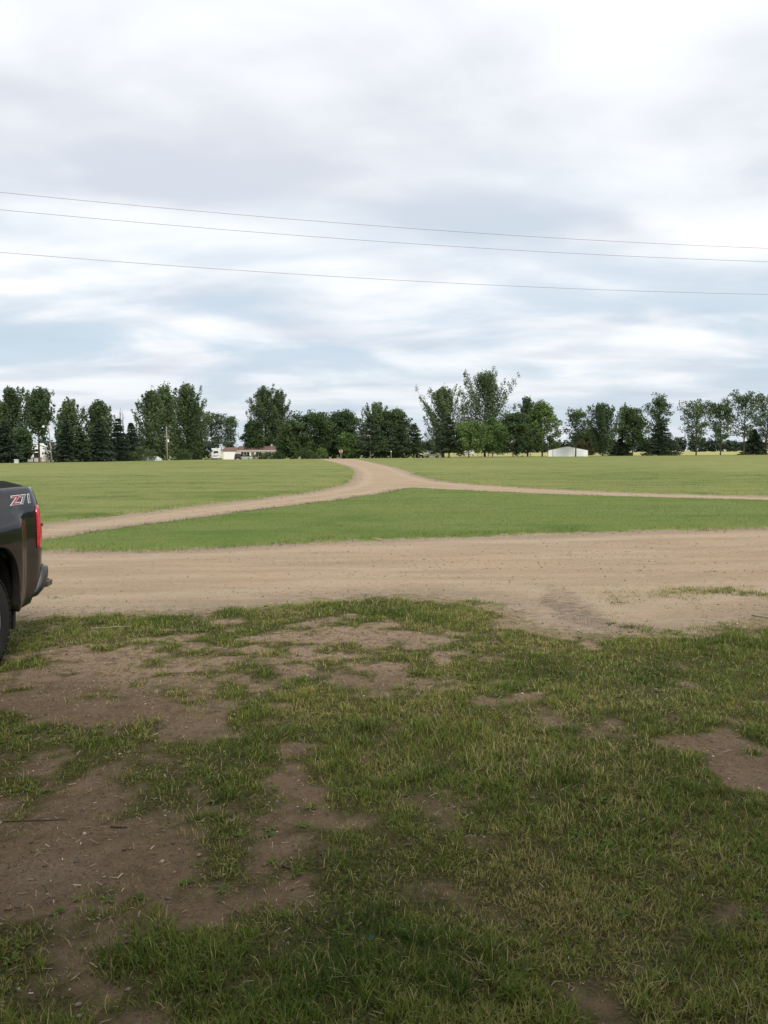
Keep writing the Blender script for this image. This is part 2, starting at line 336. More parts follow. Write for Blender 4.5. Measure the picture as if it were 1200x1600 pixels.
BEYOND = np.array([(-4000, 40), (-160, 66), (-110, 124), (-66, 142), (-50, 162), (-39, 193.5), (-16, 195), (-7, 202), (16, 209), (46.6, 236), (74, 246), (111, 262), (260, 264), (4000, 300), (4000, 4000), (-4000, 4000)])
FARL = np.array([(-4000, 40), (-160, 62), (-110, 122), (-66, 140), (-50, 160), (-39, 191), (-10, 194), (16, 205), (46.6, 230), (74, 240), (111, 245), (4000, 290)])
BARE = [(-2.14, 6.53, 0.62, 0.76, -0.9), (-2.3, 5.54, 0.67, 0.51, -0.9), (-1.6, 5.39, 0.39, 0.33, -0.8), (-0.06, 6.5, 0.62, 0.51, -0.8), (-0.38, 7.78, 0.8, 0.44, -0.8), (0.58, 7.42, 0.76, 0.31, -0.6), (-1.71, 7.95, 0.63, 0.41, -0.3), (-1.26, 3.43, 0.60, 0.46, -1.2), (-1.63, 3.74, 0.36, 0.33, -0.6), (-0.69, 3.86, 0.38, 0.43, -0.65), (-0.37, 3.48, 0.26, 0.35, -0.6), (-0.53, 4.38, 0.22, 0.36, -0.5), (1.85, 4.54, 0.47, 0.35, -1.0), (1.98, 4.26, 0.21, 0.29, -0.9), (1.38, 5.09, 0.28, 0.21, -0.6), (1.12, 5.44, 0.26, 0.22, -0.6), (1.93, 5.92, 0.33, 0.2, -0.6), (-0.58, 2.82, 0.26, 0.16, -0.35), (-0.97, 2.94, 0.36, 0.17, -0.2), (0.31, 4.0, 0.2, 0.23, -0.3), (0.05, 3.65, 0.15, 0.38, -0.3), (-1.1, 6.23, 0.35, 0.37, -0.5), (2.62, 5.68, 0.18, 0.15, -0.4), (-1.3, 2.79, 0.12, 0.09, -0.2)]
LUSH = [(-0.01, 8.88, 1.26, 0.88, 0.8), (0.9, 3.41, 0.72, 0.51, 0.6), (2.11, 5.54, 0.57, 0.51, 0.6), (1.58, 6.66, 1.37, 0.62, 0.5), (-1.18, 4.44, 0.39, 0.57, 0.6), (-2.02, 4.85, 0.43, 0.38, 0.6), (0.22, 2.77, 0.5, 0.34, 0.4), (-0.6, 5.31, 0.59, 0.4, 0.4), (0.58, 4.92, 0.55, 0.69, 0.5), (-0.14, 4.16, 0.37, 0.33, 0.4), (1.46, 4.06, 0.58, 0.32, 0.5), (-0.91, 3.73, 0.18, 0.2, 0.7), (-1.15, 2.99, 0.17, 0.11, 0.7), (-1.07, 2.61, 0.38, 0.17, 0.4), (-2.28, 7.97, 1.14, 0.53, 0.3), (-3.04, 7.98, 0.51, 0.47, 0.5), (-0.5, 6.22, 0.2, 0.45, 0.5), (3.02, 7.19, 0.68, 0.48, 0.4), (0.79, 4.5, 0.72, 0.38, 0.4), (-0.75, 3.4, 0.11, 0.06, 0.4), (-0.1, 2.89, 0.16, 0.16, 0.4), (-0.8, 2.52, 0.7, 0.24, 1.0), (-1.3, 2.80, 0.30, 0.16, 0.8), (-0.25, 2.70, 0.40, 0.30, 0.8), (0.9, 2.6, 0.7, 0.3, 0.7)]
LOTG = [(3.47, 10.01, 0.55, 0.46, 0.8), (2.83, 9.46, 0.23, 0.25, 0.5), (4.02, 9.99, 0.47, 0.36, 0.5), (4.56, 9.98, 0.31, 0.27, 0.5), (2.47, 8.47, 0.14, 0.33, 0.5), (2.85, 7.85, 0.5, 0.25, 0.7), (3.53, 7.69, 0.24, 0.44, 0.6), (2.24, 7.86, 0.19, 0.23, 0.4), (5.1, 10.97, 0.25, 0.33, 0.4), (-3.26, 8.38, 0.4, 0.26, 0.7), (-3.75, 8.3, 0.27, 0.32, 0.6)]
MOIST = [(2.1, 9.2, 0.26, 1.2, 1.7), (2.3, 7.95, 0.35, 0.25, 1.3), (-2.36, 5.68, 0.68, 0.38, 0.9), (-1.06, 6.61, 0.32, 0.51, 0.5), (-0.2, 6.22, 0.44, 0.36, 0.5), (-1.26, 3.43, 0.56, 0.34, 0.5), (-0.54, 3.86, 0.25, 0.43, 0.4), (1.87, 4.59, 0.36, 0.3, 0.5)]
def sdf(P, x, y):
    """signed distance to polygon, positive inside"""
    x = np.asarray(x, float); y = np.asarray(y, float)
    d2 = np.full(x.shape, 1e18); ins = np.zeros(x.shape, bool)
    for i in range(len(P)):
        ax, ay = P[i]; bx, by = P[(i+1) % len(P)]; ex, ey = bx-ax, by-ay
        t = np.clip(((x-ax)*ex+(y-ay)*ey)/(ex*ex+ey*ey), 0, 1)
        d2 = np.minimum(d2, (x-ax-t*ex)**2+(y-ay-t*ey)**2)
        if ay != by: ins ^= ((y < ay) != (y < by)) & (x < ax+(y-ay)*ex/ey)
    return np.where(ins, 1, -1)*np.sqrt(d2)
def blobs(L, x, y):
    t = np.zeros(np.shape(x))
    for cx, cy, rx, ry, v in L:
        q = ((x-cx)/rx)**2+((y-cy)/ry)**2; t = t+v*np.exp(-q*0.8)
    return t
def region(x, y):
    x = np.asarray(x, float); y = np.asarray(y, float)
    s = dict(yard=sdf(YARD, x, y), isl=sdf(ISLAND, x, y), left=sdf(LEFTL, x, y), right=sdf(RIGHTL, x, y), bey=sdf(BEYOND, x, y))
    s['edge'] = np.maximum.reduce([s[k] for k in ('yard', 'isl', 'left', 'right', 'bey')])
    return s
def cover_fn(x, y, s):
    """how much grass grows, 0..1, in the worn yard"""
    wx = x+(fbm(x, y, 0.6, 5)-0.5)*0.5; wy = y+(fbm(x, y, 0.6, 8)-0.5)*0.7
    c = 0.84-0.10*sstep(0.6, -1.0, x)+blobs(BARE, wx, wy)*0.66+blobs(LUSH, wx, wy)*0.45+(fbm(x, y, 0.5, 1, 4)-0.5)*1.2+(fbm(x, y, 0.2, 2, 3)-0.5)*1.8+0.05
    c = c*sstep(-0.15, 0.5, s['yard']+(fbm(x, y, 0.7, 4)-0.5)*0.9)
    lot = 1.45*blobs(LOTG, wx, wy)+(fbm(x, y, 0.22, 6, 3)-0.5)*1.7-0.30
    return np.clip(np.where(s['yard'] < 0.3, np.maximum(c, lot*sstep(-4, 0, s['yard'])), c), 0, 1)
def height(x, y, s=None):
    s = s or region(x, y)
    lawn = np.maximum.reduce([s['isl'], s['left'], s['right']])
    h = 0.07*sstep(-0.1, 0.5, lawn)+(fbm(x, y, 9, 3, 3)-0.5)*0.10*sstep(12, 20, y)*sstep(-0.1, 2, lawn)
    near = sstep(30, 14, y)*sstep(14, 9, np.abs(x))
    h = h+near*((fbm(x, y, 0.8, 2, 3)-0.5)*0.05+(vnoise(x, y, 0.13, 3)-0.5)*0.012)*sstep(-0.6, 0.6, s['yard'])
    h = h+near*(fbm(x*0.35, y+0.15*x, 0.6, 7, 3)-0.5)*0.025*sstep(0.3, -0.5, s['edge'])
    drop = sdf(FARL_P, x, y)
    return h-0.55*sstep(2, 34, drop)*sstep(25, -2, x)
FARL_P = np.vstack([FARL, [(4000, 4000), (-4000, 4000)]])

def axis(fine0, fine1, step, lo, hi, gr):
    a = list(np.arange(fine0, fine1, step)); st = step; v = a[-1]
    while v < hi: st *= gr; v += st; a.append(v)
    st = step; v = a[0]
    while v > lo: st *= gr; v -= st; a.insert(0, v)
    return np.array(a)
gx = axis(-4.6, 4.8, 0.06, -3500, 3500, 1.06)
gy = axis(1.6, 10.2, 0.055, -60, 3800, 1.02)
GX, GY = np.meshgrid(gx, gy); gsx, gsy = GX.ravel(), GY.ravel()
gs = region(gsx, gsy); gh = height(gsx, gsy, gs); gc = cover_fn(gsx, gsy, gs)
yardf = sstep(-0.6, 0.4, gs['yard'])*(gs['yard'] > -2)
moist = np.clip(blobs(MOIST, gsx+(fbm(gsx, gsy, 0.5, 11)-0.5)*0.4, gsy+(fbm(gsx, gsy, 0.5, 12)-0.5)*0.5), 0, 1)
moist = np.where(gs['yard'] > -0.2, np.clip(moist*0.6+sstep(7.8, 4.2, gsy)*0.75, 0, 1), moist)
fieldf = sstep(0, 12, gs['bey'])*sstep(10, 22, gsx)
islf = sstep(-0.2, 0.3, gs['isl'])
edge_at = np.clip(gs['edge'], -6, 6)
nx, ny = len(gx), len(gy)
ii = (np.arange(ny-1)[:, None]*nx+np.arange(nx-1)[None, :]).ravel()
GF = np.stack([ii, ii+1, ii+nx+1, ii+nx], -1)
cen = {k: v[GF].mean(1) for k, v in gs.items()}
cls = np.full(len(GF), 5)                                   # 5 gravel
for k, name in enumerate(('yard', 'isl', 'left', 'right', 'bey')): cls[cen[name] > 0] = k
cls[(cls == 5) & (gsy[GF].mean(1) > 186)] = 6               # crossing road at the far side
cls[(cls == 5) & (gsy[GF].mean(1) < 14.3) & (gsx[GF].mean(1) > -12)] = 7
GV = np.stack([gsx, gsy, gh], -1)
def ground_piece(name, k, label):
    F = GF[np.isin(cls, k)]
    if not len(F): return
    used, inv = np.unique(F, return_inverse=True)
    me = np_mesh(name, GV[used], [inv.reshape(F.shape)], dict(edge=edge_at[used], cover=gc[used], moist=moist[used], field=fieldf[used], yard=yardf[used], island=islf[used]), smooth=True)
    tag(mobj(name, me, MG), label, None, None, 'structure')
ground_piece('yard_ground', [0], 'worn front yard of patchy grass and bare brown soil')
ground_piece('gravel_lot', [7], 'wide tan gravel lot crossing behind the worn yard')
ground_piece('gravel_road', [5], 'forking tan gravel road curving up to the stop sign')
ground_piece('crossing_road', [6], 'pale far road running past the stop sign')
ground_piece('grass_island', [1], 'green wedge of grass between the gravel lot and the road fork')
ground_piece('left_lawn', [2], 'wide mown lawn left of the gravel road')
ground_piece('right_lawn', [3], 'wide mown lawn right of the gravel road')
ground_piece('far_field', [4], 'rough grass and yellow field beyond the lawns')

# ------------------------------------------------------------------ grass blades, straw, stones
def blades(P, az, lean, L, w, tint, name, mat, label, cat, segs=2):
    n = len(P); d = np.stack([np.cos(az), np.sin(az)], -1); pr = np.stack([-np.sin(az), np.cos(az)], -1)
    def ring(t):
        out = lean*t**1.7*L; up = L*t*np.sqrt(np.clip(1-0.55*lean**2*t, 0.05, 1))
        return np.concatenate([P[:, :2]+d*out[:, None], (P[:, 2]+up)[:, None]], 1)
    off = np.concatenate([pr*w[:, None]*0.5, np.zeros((n, 1))], 1)
    if segs == 2:
        a, b, c = ring(0.0), ring(0.55), ring(1.0)
        V = np.stack([a-off, a+off, b+off*0.8, b-off*0.8, c], 1).reshape(-1, 3); i = np.arange(n)*5
        Fs = [np.stack([i, i+1, i+2, i+3], -1), np.stack([i+3, i+2, i+4], -1)]
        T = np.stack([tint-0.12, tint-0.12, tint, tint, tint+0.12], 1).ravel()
    else:
        a, c = ring(0.0), ring(1.0)
        V = np.stack([a-off, a+off, c], 1).reshape(-1, 3); i = np.arange(n)*3
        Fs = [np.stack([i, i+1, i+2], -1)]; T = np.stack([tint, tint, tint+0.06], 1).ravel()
    me = np_mesh(name, V, Fs, dict(tint=np.clip(T, 0, 1)))
    return tag(mobj(name, me, mat), label, cat, None, 'stuff')
def scatter(n, y0, y1, k=0.52, m=0.9, power=1.0):
    """points in the part of the yard in view; power thins them with distance"""
    u = rng.random(n)
    if power == 0: y = np.sqrt(y0**2+u*(y1**2-y0**2))
    else: y = y0*(y1/y0)**u
    x = (rng.random(n)*2-1)*(k*y+m); return x, y
def yard_grass():
    X, Y, S, TN, LL = [], [], [], [], []
    # tufts
    xa, ya = scatter(18500, 1.75, 11.5, 0.5, 0.7, 0); xb, yb = scatter(21000, 1.75, 10.0, 0.5, 0.7, 1); x, y = np.concatenate([xa, xb]), np.concatenate([ya, yb]); s = region(x, y); c = cover_fn(x, y, s)
    brk = fbm(x, y, 0.11, 81, 2); keep = rng.random(len(x)) < np.clip(c**1.15*sstep(0.28, 0.62, brk+0.28*(c-0.5))*1.35, 0, 1); x, y, c = x[keep], y[keep], c[keep]
    lushn = fbm(x, y, 1.1, 21, 3)
    nb = (5+rng.random(len(x))*12*(0.4+c)).astype(int); idx = np.repeat(np.arange(len(x)), nb)
    r = np.abs(rng.normal(0, 0.028, len(idx))); a = rng.random(len(idx))*2*math.pi
    bx, by = x[idx]+r*np.cos(a), y[idx]+r*np.sin(a)
    lu = sstep(0.35, 0.65, lushn)*0.6+sstep(0.4, 0.66, fbm(x, y, 0.3, 23, 2))*0.6; size = (0.5+0.6*rng.random(len(x)))*(0.55+0.4*c)*(0.62+0.75*lu)
    L = (0.024+0.046*rng.random(len(idx))**1.5)*size[idx]
    tone = 0.50+(fbm(x, y, 0.8, 31, 3)-0.5)*1.1+rng.normal(0, 0.10, len(x))-0.34*(lu-0.5)-(c-0.5)*0.1-0.22*np.clip(blobs(LUSH, x, y), 0, 1)*sstep(-0.6, 0.4, x)
    t = tone[idx]+rng.normal(0, 0.10, len(idx)); dp = sstep(0.5, 0.68, fbm(x, y, 0.45, 91, 3)); dry = rng.random(len(idx)) < (0.07+0.16*(1-c[idx])+0.25*dp[idx]); t = np.where(dry, 0.75+0.25*rng.random(len(idx)), t)
    az = a+rng.normal(0, 0.9, len(idx)); lean = np.clip(rng.normal(0.68, 0.28, len(idx)), 0.05, 1.2)
    X.append(bx); Y.append(by); LL.append(L); TN.append(t)
    # single blades between
    x2, y2 = scatter(150000, 1.75, 11.0, 0.5, 0.7, 0); s2 = region(x2, y2); c2 = cover_fn(x2, y2, s2)
    k2 = rng.random(len(x2)) < c2*0.75+0.07; x2, y2, c2 = x2[k2], y2[k2], c2[k2]; n2 = len(x2)
    t2 = 0.36+(fbm(x2, y2, 0.8, 31, 3)-0.5)*0.9+rng.normal(0, 0.14, n2); t2 = np.where(rng.random(n2) < 0.2, 0.7+0.3*rng.random(n2), t2)
    X.append(x2); Y.append(y2); LL.append((0.018+0.04*rng.random(n2)**1.5)*(0.5+0.7*c2)); TN.append(t2)
    az = np.concatenate([az, rng.random(n2)*6.283]); lean = np.concatenate([lean, np.clip(rng.normal(0.75, 0.3, n2), 0.1, 1.3)])
    # flat broad-leaved weeds
    x3, y3 = scatter(1500, 1.75, 9.5, 0.5, 0.6, 0); c3 = cover_fn(x3, y3, region(x3, y3)); k3 = (rng.random(len(x3)) < 0.05*(c3 > 0.15)+0.8*sstep(0.45, 0.65, fbm(x3, y3, 0.9, 95, 2))*(c3 > 0.25)); x3, y3 = x3[k3], y3[k3]
    i3 = np.repeat(np.arange(len(x3)), 8); n3 = len(i3); a3 = rng.random(n3)*6.283; sz = (0.6+0.7*rng.random(len(x3)))[i3]
    X.append(x3[i3]+0.006*np.cos(a3)); Y.append(y3[i3]+0.006*np.sin(a3)); LL.append((0.022+0.02*rng.random(n3))*sz); TN.append(0.18+0.22*rng.random(len(x3))[i3]+rng.normal(0, 0.05, n3))
    az = np.concatenate([az, a3]); lean = np.concatenate([lean, np.clip(rng.normal(1.15, 0.12, n3), 0.8, 1.33)])
    X, Y, L, T = map(np.concatenate, (X, Y, LL, TN)); n = len(X)
    P = np.stack([X, Y, height(X, Y)-0.004], -1); w = (0.0022+0.0018*rng.random(n))*(1+0.06*np.maximum(Y-3, 0)); w[-n3:] = 0.011+0.008*rng.random(n3)
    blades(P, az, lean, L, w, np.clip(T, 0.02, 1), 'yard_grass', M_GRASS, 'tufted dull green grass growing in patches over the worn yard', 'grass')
yard_grass()
def lawn_grass(key, name, label, n, y0, y1, rim):
    x, y = scatter(n*3, y0, y1, 0.5, 2.0, 1); s = region(x, y); e = s[key]+(fbm(x, y, 0.8, 41, 3)-0.5)*1.0
    k = (e > 0.0) | (rng.random(len(x)) < 0.45*np.exp(np.minimum(e, 0)/0.16)); x, y, e = x[k][:n], y[k][:n], e[k][:n]; m = len(x)
    rimf = sstep(rim, 0.05, e); L = (0.016+0.02*rng.random(m))*(1+4.0*rimf*rng.random(m)**1.5); w = 0.0055*(y/14)*(0.7+0.6*rng.random(m))
    t = 0.42+(fbm(x, y, 1.6, 51, 4)-0.5)*1.1+rng.normal(0, 0.06, m)-0.25*rimf-(0.12 if key == 'isl' else 0)
    P = np.stack([x, y, height(x, y)-0.004], -1)
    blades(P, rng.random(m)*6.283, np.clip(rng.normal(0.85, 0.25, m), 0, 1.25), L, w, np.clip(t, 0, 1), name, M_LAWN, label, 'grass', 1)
lawn_grass('isl', 'island_grass', 'short green grass covering the wedge between lot and fork', 105000, 13.8, 40, 0.45)
lawn_grass('left', 'left_lawn_grass', 'short mown grass along the near edge of the left lawn', 60000, 16, 60, 0.6)
lawn_grass('right', 'right_lawn_grass', 'short mown grass along the near edge of the right lawn', 60000, 25, 64, 0.7)

def straw():
    x, y = scatter(56000, 1.75, 9.5, 0.5, 0.6, 0); s = region(x, y); c = cover_fn(x, y, s); n0 = fbm(x, y, 0.5, 61, 3)
    k = (s['yard'] > -0.1) & (rng.random(len(x)) < 0.12+0.9*sstep(0.42, 0.62, n0)*(1-0.4*c)); x, y = x[k], y[k]; n = len(x)
    a = rng.random(n)*6.283; L = 0.008+0.035*rng.random(n)**2.2; w = 0.0016+0.003*rng.random(n)**2; z = height(x, y)+0.003
    d = np.stack([np.cos(a), np.sin(a)], -1); p = np.stack([-d[:, 1], d[:, 0]], -1); tl = rng.normal(0.08, 0.22, n)
    C = np.stack([x, y], -1)
    V = np.stack([np.concatenate([C-d*L[:, None]/2-p*w[:, None]/2, z[:, None]], 1), np.concatenate([C-d*L[:, None]/2+p*w[:, None]/2, (z+0.001)[:, None]], 1),
                  np.concatenate([C+d*L[:, None]/2+p*w[:, None]/2, (z+0.001+np.abs(tl)*L)[:, None]], 1), np.concatenate([C+d*L[:, None]/2-p*w[:, None]/2, (z+np.abs(tl)*L)[:, None]], 1)], 1).reshape(-1, 3)
    i = np.arange(n)*4; T = np.repeat(np.clip(rng.beta(1.6, 2.0, n), 0, 1), 4)
    tag(mobj('dry_straw', np_mesh('dry_straw', V, [np.stack([i, i+1, i+2, i+3], -1)], dict(tint=T)), M_STRAW), 'dry straw and bark bits scattered over the bare soil', 'straw', None, 'stuff')
straw()
OCT_V = np.array([(1, 0, 0), (0, 1, 0), (-1, 0, 0), (0, -1, 0), (0, 0, 1), (0, 0, -1)], float)
OCT_F = np.array([(0, 1, 4), (1, 2, 4), (2, 3, 4), (3, 0, 4), (1, 0, 5), (2, 1, 5), (3, 2, 5), (0, 3, 5)])
def stones(name, label, x, y, r, tint, mat=M_STONE):
    n = len(x); z = height(x, y)
    V = OCT_V[None]*(1+rng.uniform(-0.35, 0.35, (n, 6, 3))); a = rng.random(n)*6.283; ca, sa = np.cos(a)[:, None], np.sin(a)[:, None]
    V = V+rng.normal(0, 0.18, (n, 6, 3)); V = V*np.stack([r*rng.uniform(0.8, 1.5, n), r, r*0.6], -1)[:, None, :]
    V = np.stack([V[..., 0]*ca-V[..., 1]*sa, V[..., 0]*sa+V[..., 1]*ca, V[..., 2]], -1)+np.stack([x, y, z+r*0.2], -1)[:, None, :]
    F = (OCT_F[None]+np.arange(n)[:, None, None]*6).reshape(-1, 3)
    tag(mobj(name, np_mesh(name, V.reshape(-1, 3), [F], dict(tint=np.repeat(tint, 6))), mat), label, 'pebbles', None, 'stuff')
def all_stones():
    x, y = scatter(44000, 7.4, 42, 0.5, 1.0, 1); s = region(x, y); st = fbm(x*0.18, y, 0.45, 71, 3)
    k = (s['edge'] < 0.1) & (rng.random(len(x)) < 0.12+1.3*sstep(0.48, 0.68, st)); x, y = x[k], y[k]; n = len(x)
    stones('gravel_stones', 'loose small stones lying on the tan gravel', x, y, (0.003+0.011*rng.random(n)**3)*(1+0.03*(y-8)), rng.beta(1.6, 1.6, n))
    x, y = scatter(34000, 1.75, 9, 0.5, 0.6, 0); s = region(x, y); c = cover_fn(x, y, s); k = (s['yard'] > -0.1) & (rng.random(len(x)) < 0.8*(1-c)); x, y = x[k], y[k]; n = len(x)
    stones('yard_pebbles', 'crumbs of soil and tiny pebbles on the bare yard soil', x, y, 0.0018+0.011*rng.random(n)**4.5, rng.beta(1.0, 2.6, n))
all_stones()

# ------------------------------------------------------------------ trees
trng = np.random.default_rng(11)
def cards(C, size, flat=0.0, stretch=None):
    """one small leaf-clump quad at each centre, random orientation (flat pulls normals upright)"""
    n = len(C); a = trng.normal(0, 1, (n, 3)); a[:, 2] *= (1-flat); a /= np.linalg.norm(a, axis=1, keepdims=True)+1e-9
    b = trng.normal(0, 1, (n, 3)); b[:, 2] *= (1-flat); b -= a*(a*b).sum(1, keepdims=True); b /= np.linalg.norm(b, axis=1, keepdims=True)+1e-9
    if stretch is not None: a = stretch
    s = (size*trng.uniform(0.6, 1.35, n))[:, None]; k = trng.uniform(0.5, 1.0, (n, 1))
    return np.stack([C-a*s*0.6, C+b*s*0.36*k, C+a*s*0.6, C-b*s*0.36], 1).reshape(-1, 3)
def make_tree(kind, x, y, h, w, seed, label, group=None, cat='tree', name=None, lean=0.0, dens=1.0, mat=None, bark=None, clear=None, zb=None):
    global trng
    trng = np.random.default_rng(seed)
    zb = float(height(np.array([x]), np.array([y]))[0]) if zb is None else zb
    h = h-zb
    root = empty(name or {'poplar': 'cottonwood_tree', 'round': 'broadleaf_tree', 'airy': 'ash_tree', 'maple': 'maple_tree', 'spruce': 'spruce_tree', 'pine': 'pine_tree', 'bush': 'shrub', 'bare': 'dead_tree'}[kind], (x, y, zb), 0, label, cat, group)
    TV, TF, nv = [], [], 0
    def limb(P, r0, r1, n=6):
        nonlocal nv
        P = np.array(P); V, F = tube_np(P, np.linspace(r0, r1, len(P)), n); TV.append(V); TF.append(F+nv); nv += len(V)
    LC, LS, LT = [], [], []          # leaf centres, sizes, tints
    def leaves(c, rad, n, size, tint, sq=(1, 1, 1)):
        q = trng.normal(0, 1, (n, 3)); q /= np.linalg.norm(q, axis=1, keepdims=True); q *= trng.random((n, 1))**0.45*rad
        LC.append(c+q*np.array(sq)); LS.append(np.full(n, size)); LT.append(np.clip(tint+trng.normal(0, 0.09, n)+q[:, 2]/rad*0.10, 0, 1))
    dens *= min(1.45, max(1.0, w/8.5)) if kind == 'poplar' else 1.0
    if kind in ('round', 'maple'): dens *= 1.12
    rt = max(0.10, 0.013*h+0.04); bend = trng.normal(0, 0.03, 2)*h
    def tp(t): return np.array([bend[0]*t*t+lean*h*t*(0.5+0.5*t), bend[1]*t*t, h*t])
    R_ = w/2
    if kind in ('poplar', 'airy', 'maple', 'round'):
        top = 0.93 if kind != 'round' else 0.8
        limb([tp(t)*[1, 1, 1] for t in np.linspace(0, top, 9)], rt, rt*0.15, 8)
        cl = clear if clear is not None else {'poplar': 0.03, 'airy': 0.2, 'maple': 0.10, 'round': 0.04}[kind]
        nl = int({'poplar': 38, 'airy': 28, 'maple': 38, 'round': 38}[kind]*dens**0.5*(0.75+0.25*h/14))
        az0 = trng.random()*6.28; sect = trng.uniform(0.85, 1.32, 7)
        for i in range(nl):
            t0 = cl+(0.90-cl)*((i+0.5)/nl)**(1.0 if kind != 'round' else 0.8)
            az = az0+i*2.4+trng.normal(0, 0.35); u = (t0-cl)/(0.93-cl)
            if kind == 'poplar':   prof = min(1.0, 0.72+0.8*u)*(1.0 if u < 0.42 else max(0.10, 1-(u-0.42)*1.55)); steep = min(2.3, max(1.35, 0.16*h/R_*2.2))
            elif kind == 'airy':   prof = min(1.0, 0.5+1.2*u)*(1.0 if u < 0.6 else max(0.3, 1-(u-0.6)*1.6)); steep = 1.0
            elif kind == 'maple':  prof = min(1.0, 0.8+0.8*u)*(1.0 if u < 0.3 else max(0.12, 1-(u-0.3)*1.2)); steep = 0.75
            else:                  prof = math.sqrt(max(0.06, 1-(u*1.05-0.32)**2/0.56)); steep = 0.5
            reach = R_*prof*trng.uniform(0.72, 1.12); rise = reach*steep*trng.uniform(0.7, 1.25)
            base = tp(t0); reach *= sect[int((az % 6.283)/6.283*7) % 7]; rise = reach*steep*trng.uniform(0.75, 1.2) if kind == 'poplar' else rise; tipz = min(base[2]+rise, h*trng.uniform(0.93, 1.0)); rise = max(0.3, tipz-base[2])
            d = np.array([math.cos(az), math.sin(az), 0])
            P = [base+d*reach*(s**0.85)+np.array([0, 0, rise*s**1.35]) for s in np.linspace(0, 1, 5)]
            limb(P, rt*0.42*(1-0.6*t0), 0.02, 4)
            P = np.array(P); tone = 0.45+trng.normal(0, 0.16)+(0.12 if kind == 'maple' else 0)
            if kind == 'poplar':
                for s in np.linspace(0.22, 1.0, 8):
                    c = P[0]+d*reach*s**0.85+np.array([0, 0, rise*s**1.35])
                    if trng.random() < 0.10: continue
                    rr = (0.50+0.088*w)*(1.25-0.92*s)*trng.uniform(0.8, 1.3)
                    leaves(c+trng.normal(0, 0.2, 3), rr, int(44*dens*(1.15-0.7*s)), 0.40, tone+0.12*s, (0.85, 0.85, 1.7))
            else:
                m = {'airy': 5, 'maple': 6, 'round': 7}[kind]
                for s in np.linspace(0.3, 1.0, m):
                    c = P[0]+d*reach*s**0.85+np.array([0, 0, rise*s**1.35])
                    if trng.random() < (0.15 if kind == 'airy' else 0.04): continue
                    rr = {'airy': 0.62+0.06*w, 'maple': 0.5+0.065*w, 'round': 0.6+0.075*w}[kind]*trng.uniform(0.7, 1.25)
                    leaves(c+trng.normal(0, 0.35, 3), rr, int({'airy': 32, 'maple': 42, 'round': 46}[kind]*dens), 0.43, tone+trng.normal(0, 0.06), (1.15, 1.15, 0.75) if kind != 'maple' else (1, 1, 0.9))
        for k in range(6): leaves(tp(0.76+0.043*k)+trng.normal(0, 0.12, 3), (0.25+0.05*w)*(1-0.13*k), int(22*dens), 0.38, 0.5, (0.8, 0.8, 1.5))
    elif kind == 'bush':
        for i in range(9):
            az = i*0.7+trng.random()*0.5; limb([(0.1*math.cos(az), 0.1*math.sin(az), 0), (R_*0.5*math.cos(az), R_*0.4*math.sin(az), h*0.45), (R_*0.75*math.cos(az), R_*0.6*math.sin(az), h*0.75)], 0.035, 0.012, 4)
        for i in range(int(30*dens)):
            u = trng.uniform(0.06, 0.9); rr = math.sqrt(max(0.05, 1-(u-0.35)**2/0.42))*R_*math.sqrt(trng.random()); az = trng.random()*6.28
            leaves(np.array([rr*math.cos(az), rr*math.sin(az), h*u]), 0.16*h+0.14*R_, 44, 0.26, 0.45+trng.normal(0, 0.12), (1, 1, 0.8))
    elif kind == 'bare':
        for k in range(5):
            o = np.array([trng.normal(0, w*0.25), trng.normal(0, 0.3), 0]); hh = h*trng.uniform(0.75, 1.0)
            limb([o+np.array([trng.normal(0, 0.12)*s, 0, hh*s]) for s in np.linspace(0, 1, 6)], 0.11, 0.03, 5)
            for j in range(6):
                s = trng.uniform(0.5, 0.95); a = trng.random()*6.28; ln = trng.uniform(0.5, 1.4)
                p = o+np.array([0, 0, hh*s]); limb([p, p+np.array([math.cos(a)*ln*0.6, math.sin(a)*ln*0.6, ln])], 0.035, 0.012, 4)
    else:                                                    # spruce, pine
        limb([tp(t) for t in np.linspace(0, 0.98, 8)], rt, 0.02, 8)
        cl = clear if clear is not None else (0.05 if kind == 'spruce' else 0.13)
        nw = int((22 if kind == 'spruce' else 13)*(0.7+0.3*h/9)); C, A, T = [], [], []
        for i in range(nw):
            t0 = cl+(0.985-cl)*(i+trng.uniform(0, 0.6))/nw; u = (t0-cl)/(1-cl)
            prof = (1-u)**0.85 if kind == 'spruce' else (1-u**1.9)*0.95+0.05
            nb = 11 if kind == 'spruce' else 8; tone_w = 0.45+trng.normal(0, 0.12)
            for j in range(nb):
                az = j*6.283/nb+trng.random()*0.7; ln = R_*prof*trng.uniform(0.7, 1.15)+0.12
                d = np.array([math.cos(az), math.sin(az), 0]); dr = (-0.16 if kind == 'spruce' else 0.10)+trng.normal(0, 0.06)
                b = tp(t0); tip = b+d*ln+np.array([0, 0, ln*dr])
                limb([b, (b+tip)/2+np.array([0, 0, -0.03*ln]), tip], 0.035, 0.01, 3)
                m = int((5+ln*(13 if kind == 'spruce' else 16))*dens)
                s = trng.random(m)**0.7; side = trng.normal(0, 1, m)*(0.10+0.16*ln*(1-0.55*s)); pd = np.array([-d[1], d[0], 0])
                c = b+(tip-b)*s[:, None]+pd*side[:, None]; c[:, 2] += trng.normal(0, 0.07 if kind == 'spruce' else 0.16, m)-np.abs(side)*0.15
                st = d*0.8+pd*np.sign(side)[:, None]*0.55+np.array([0, 0, -0.1]); st = st+trng.normal(0, 0.25, (m, 3)); st /= np.linalg.norm(st, axis=1, keepdims=True)
                C.append(c); A.append(st); T.append(np.clip(tone_w+trng.normal(0, 0.13, m)+s*0.12, 0, 1))
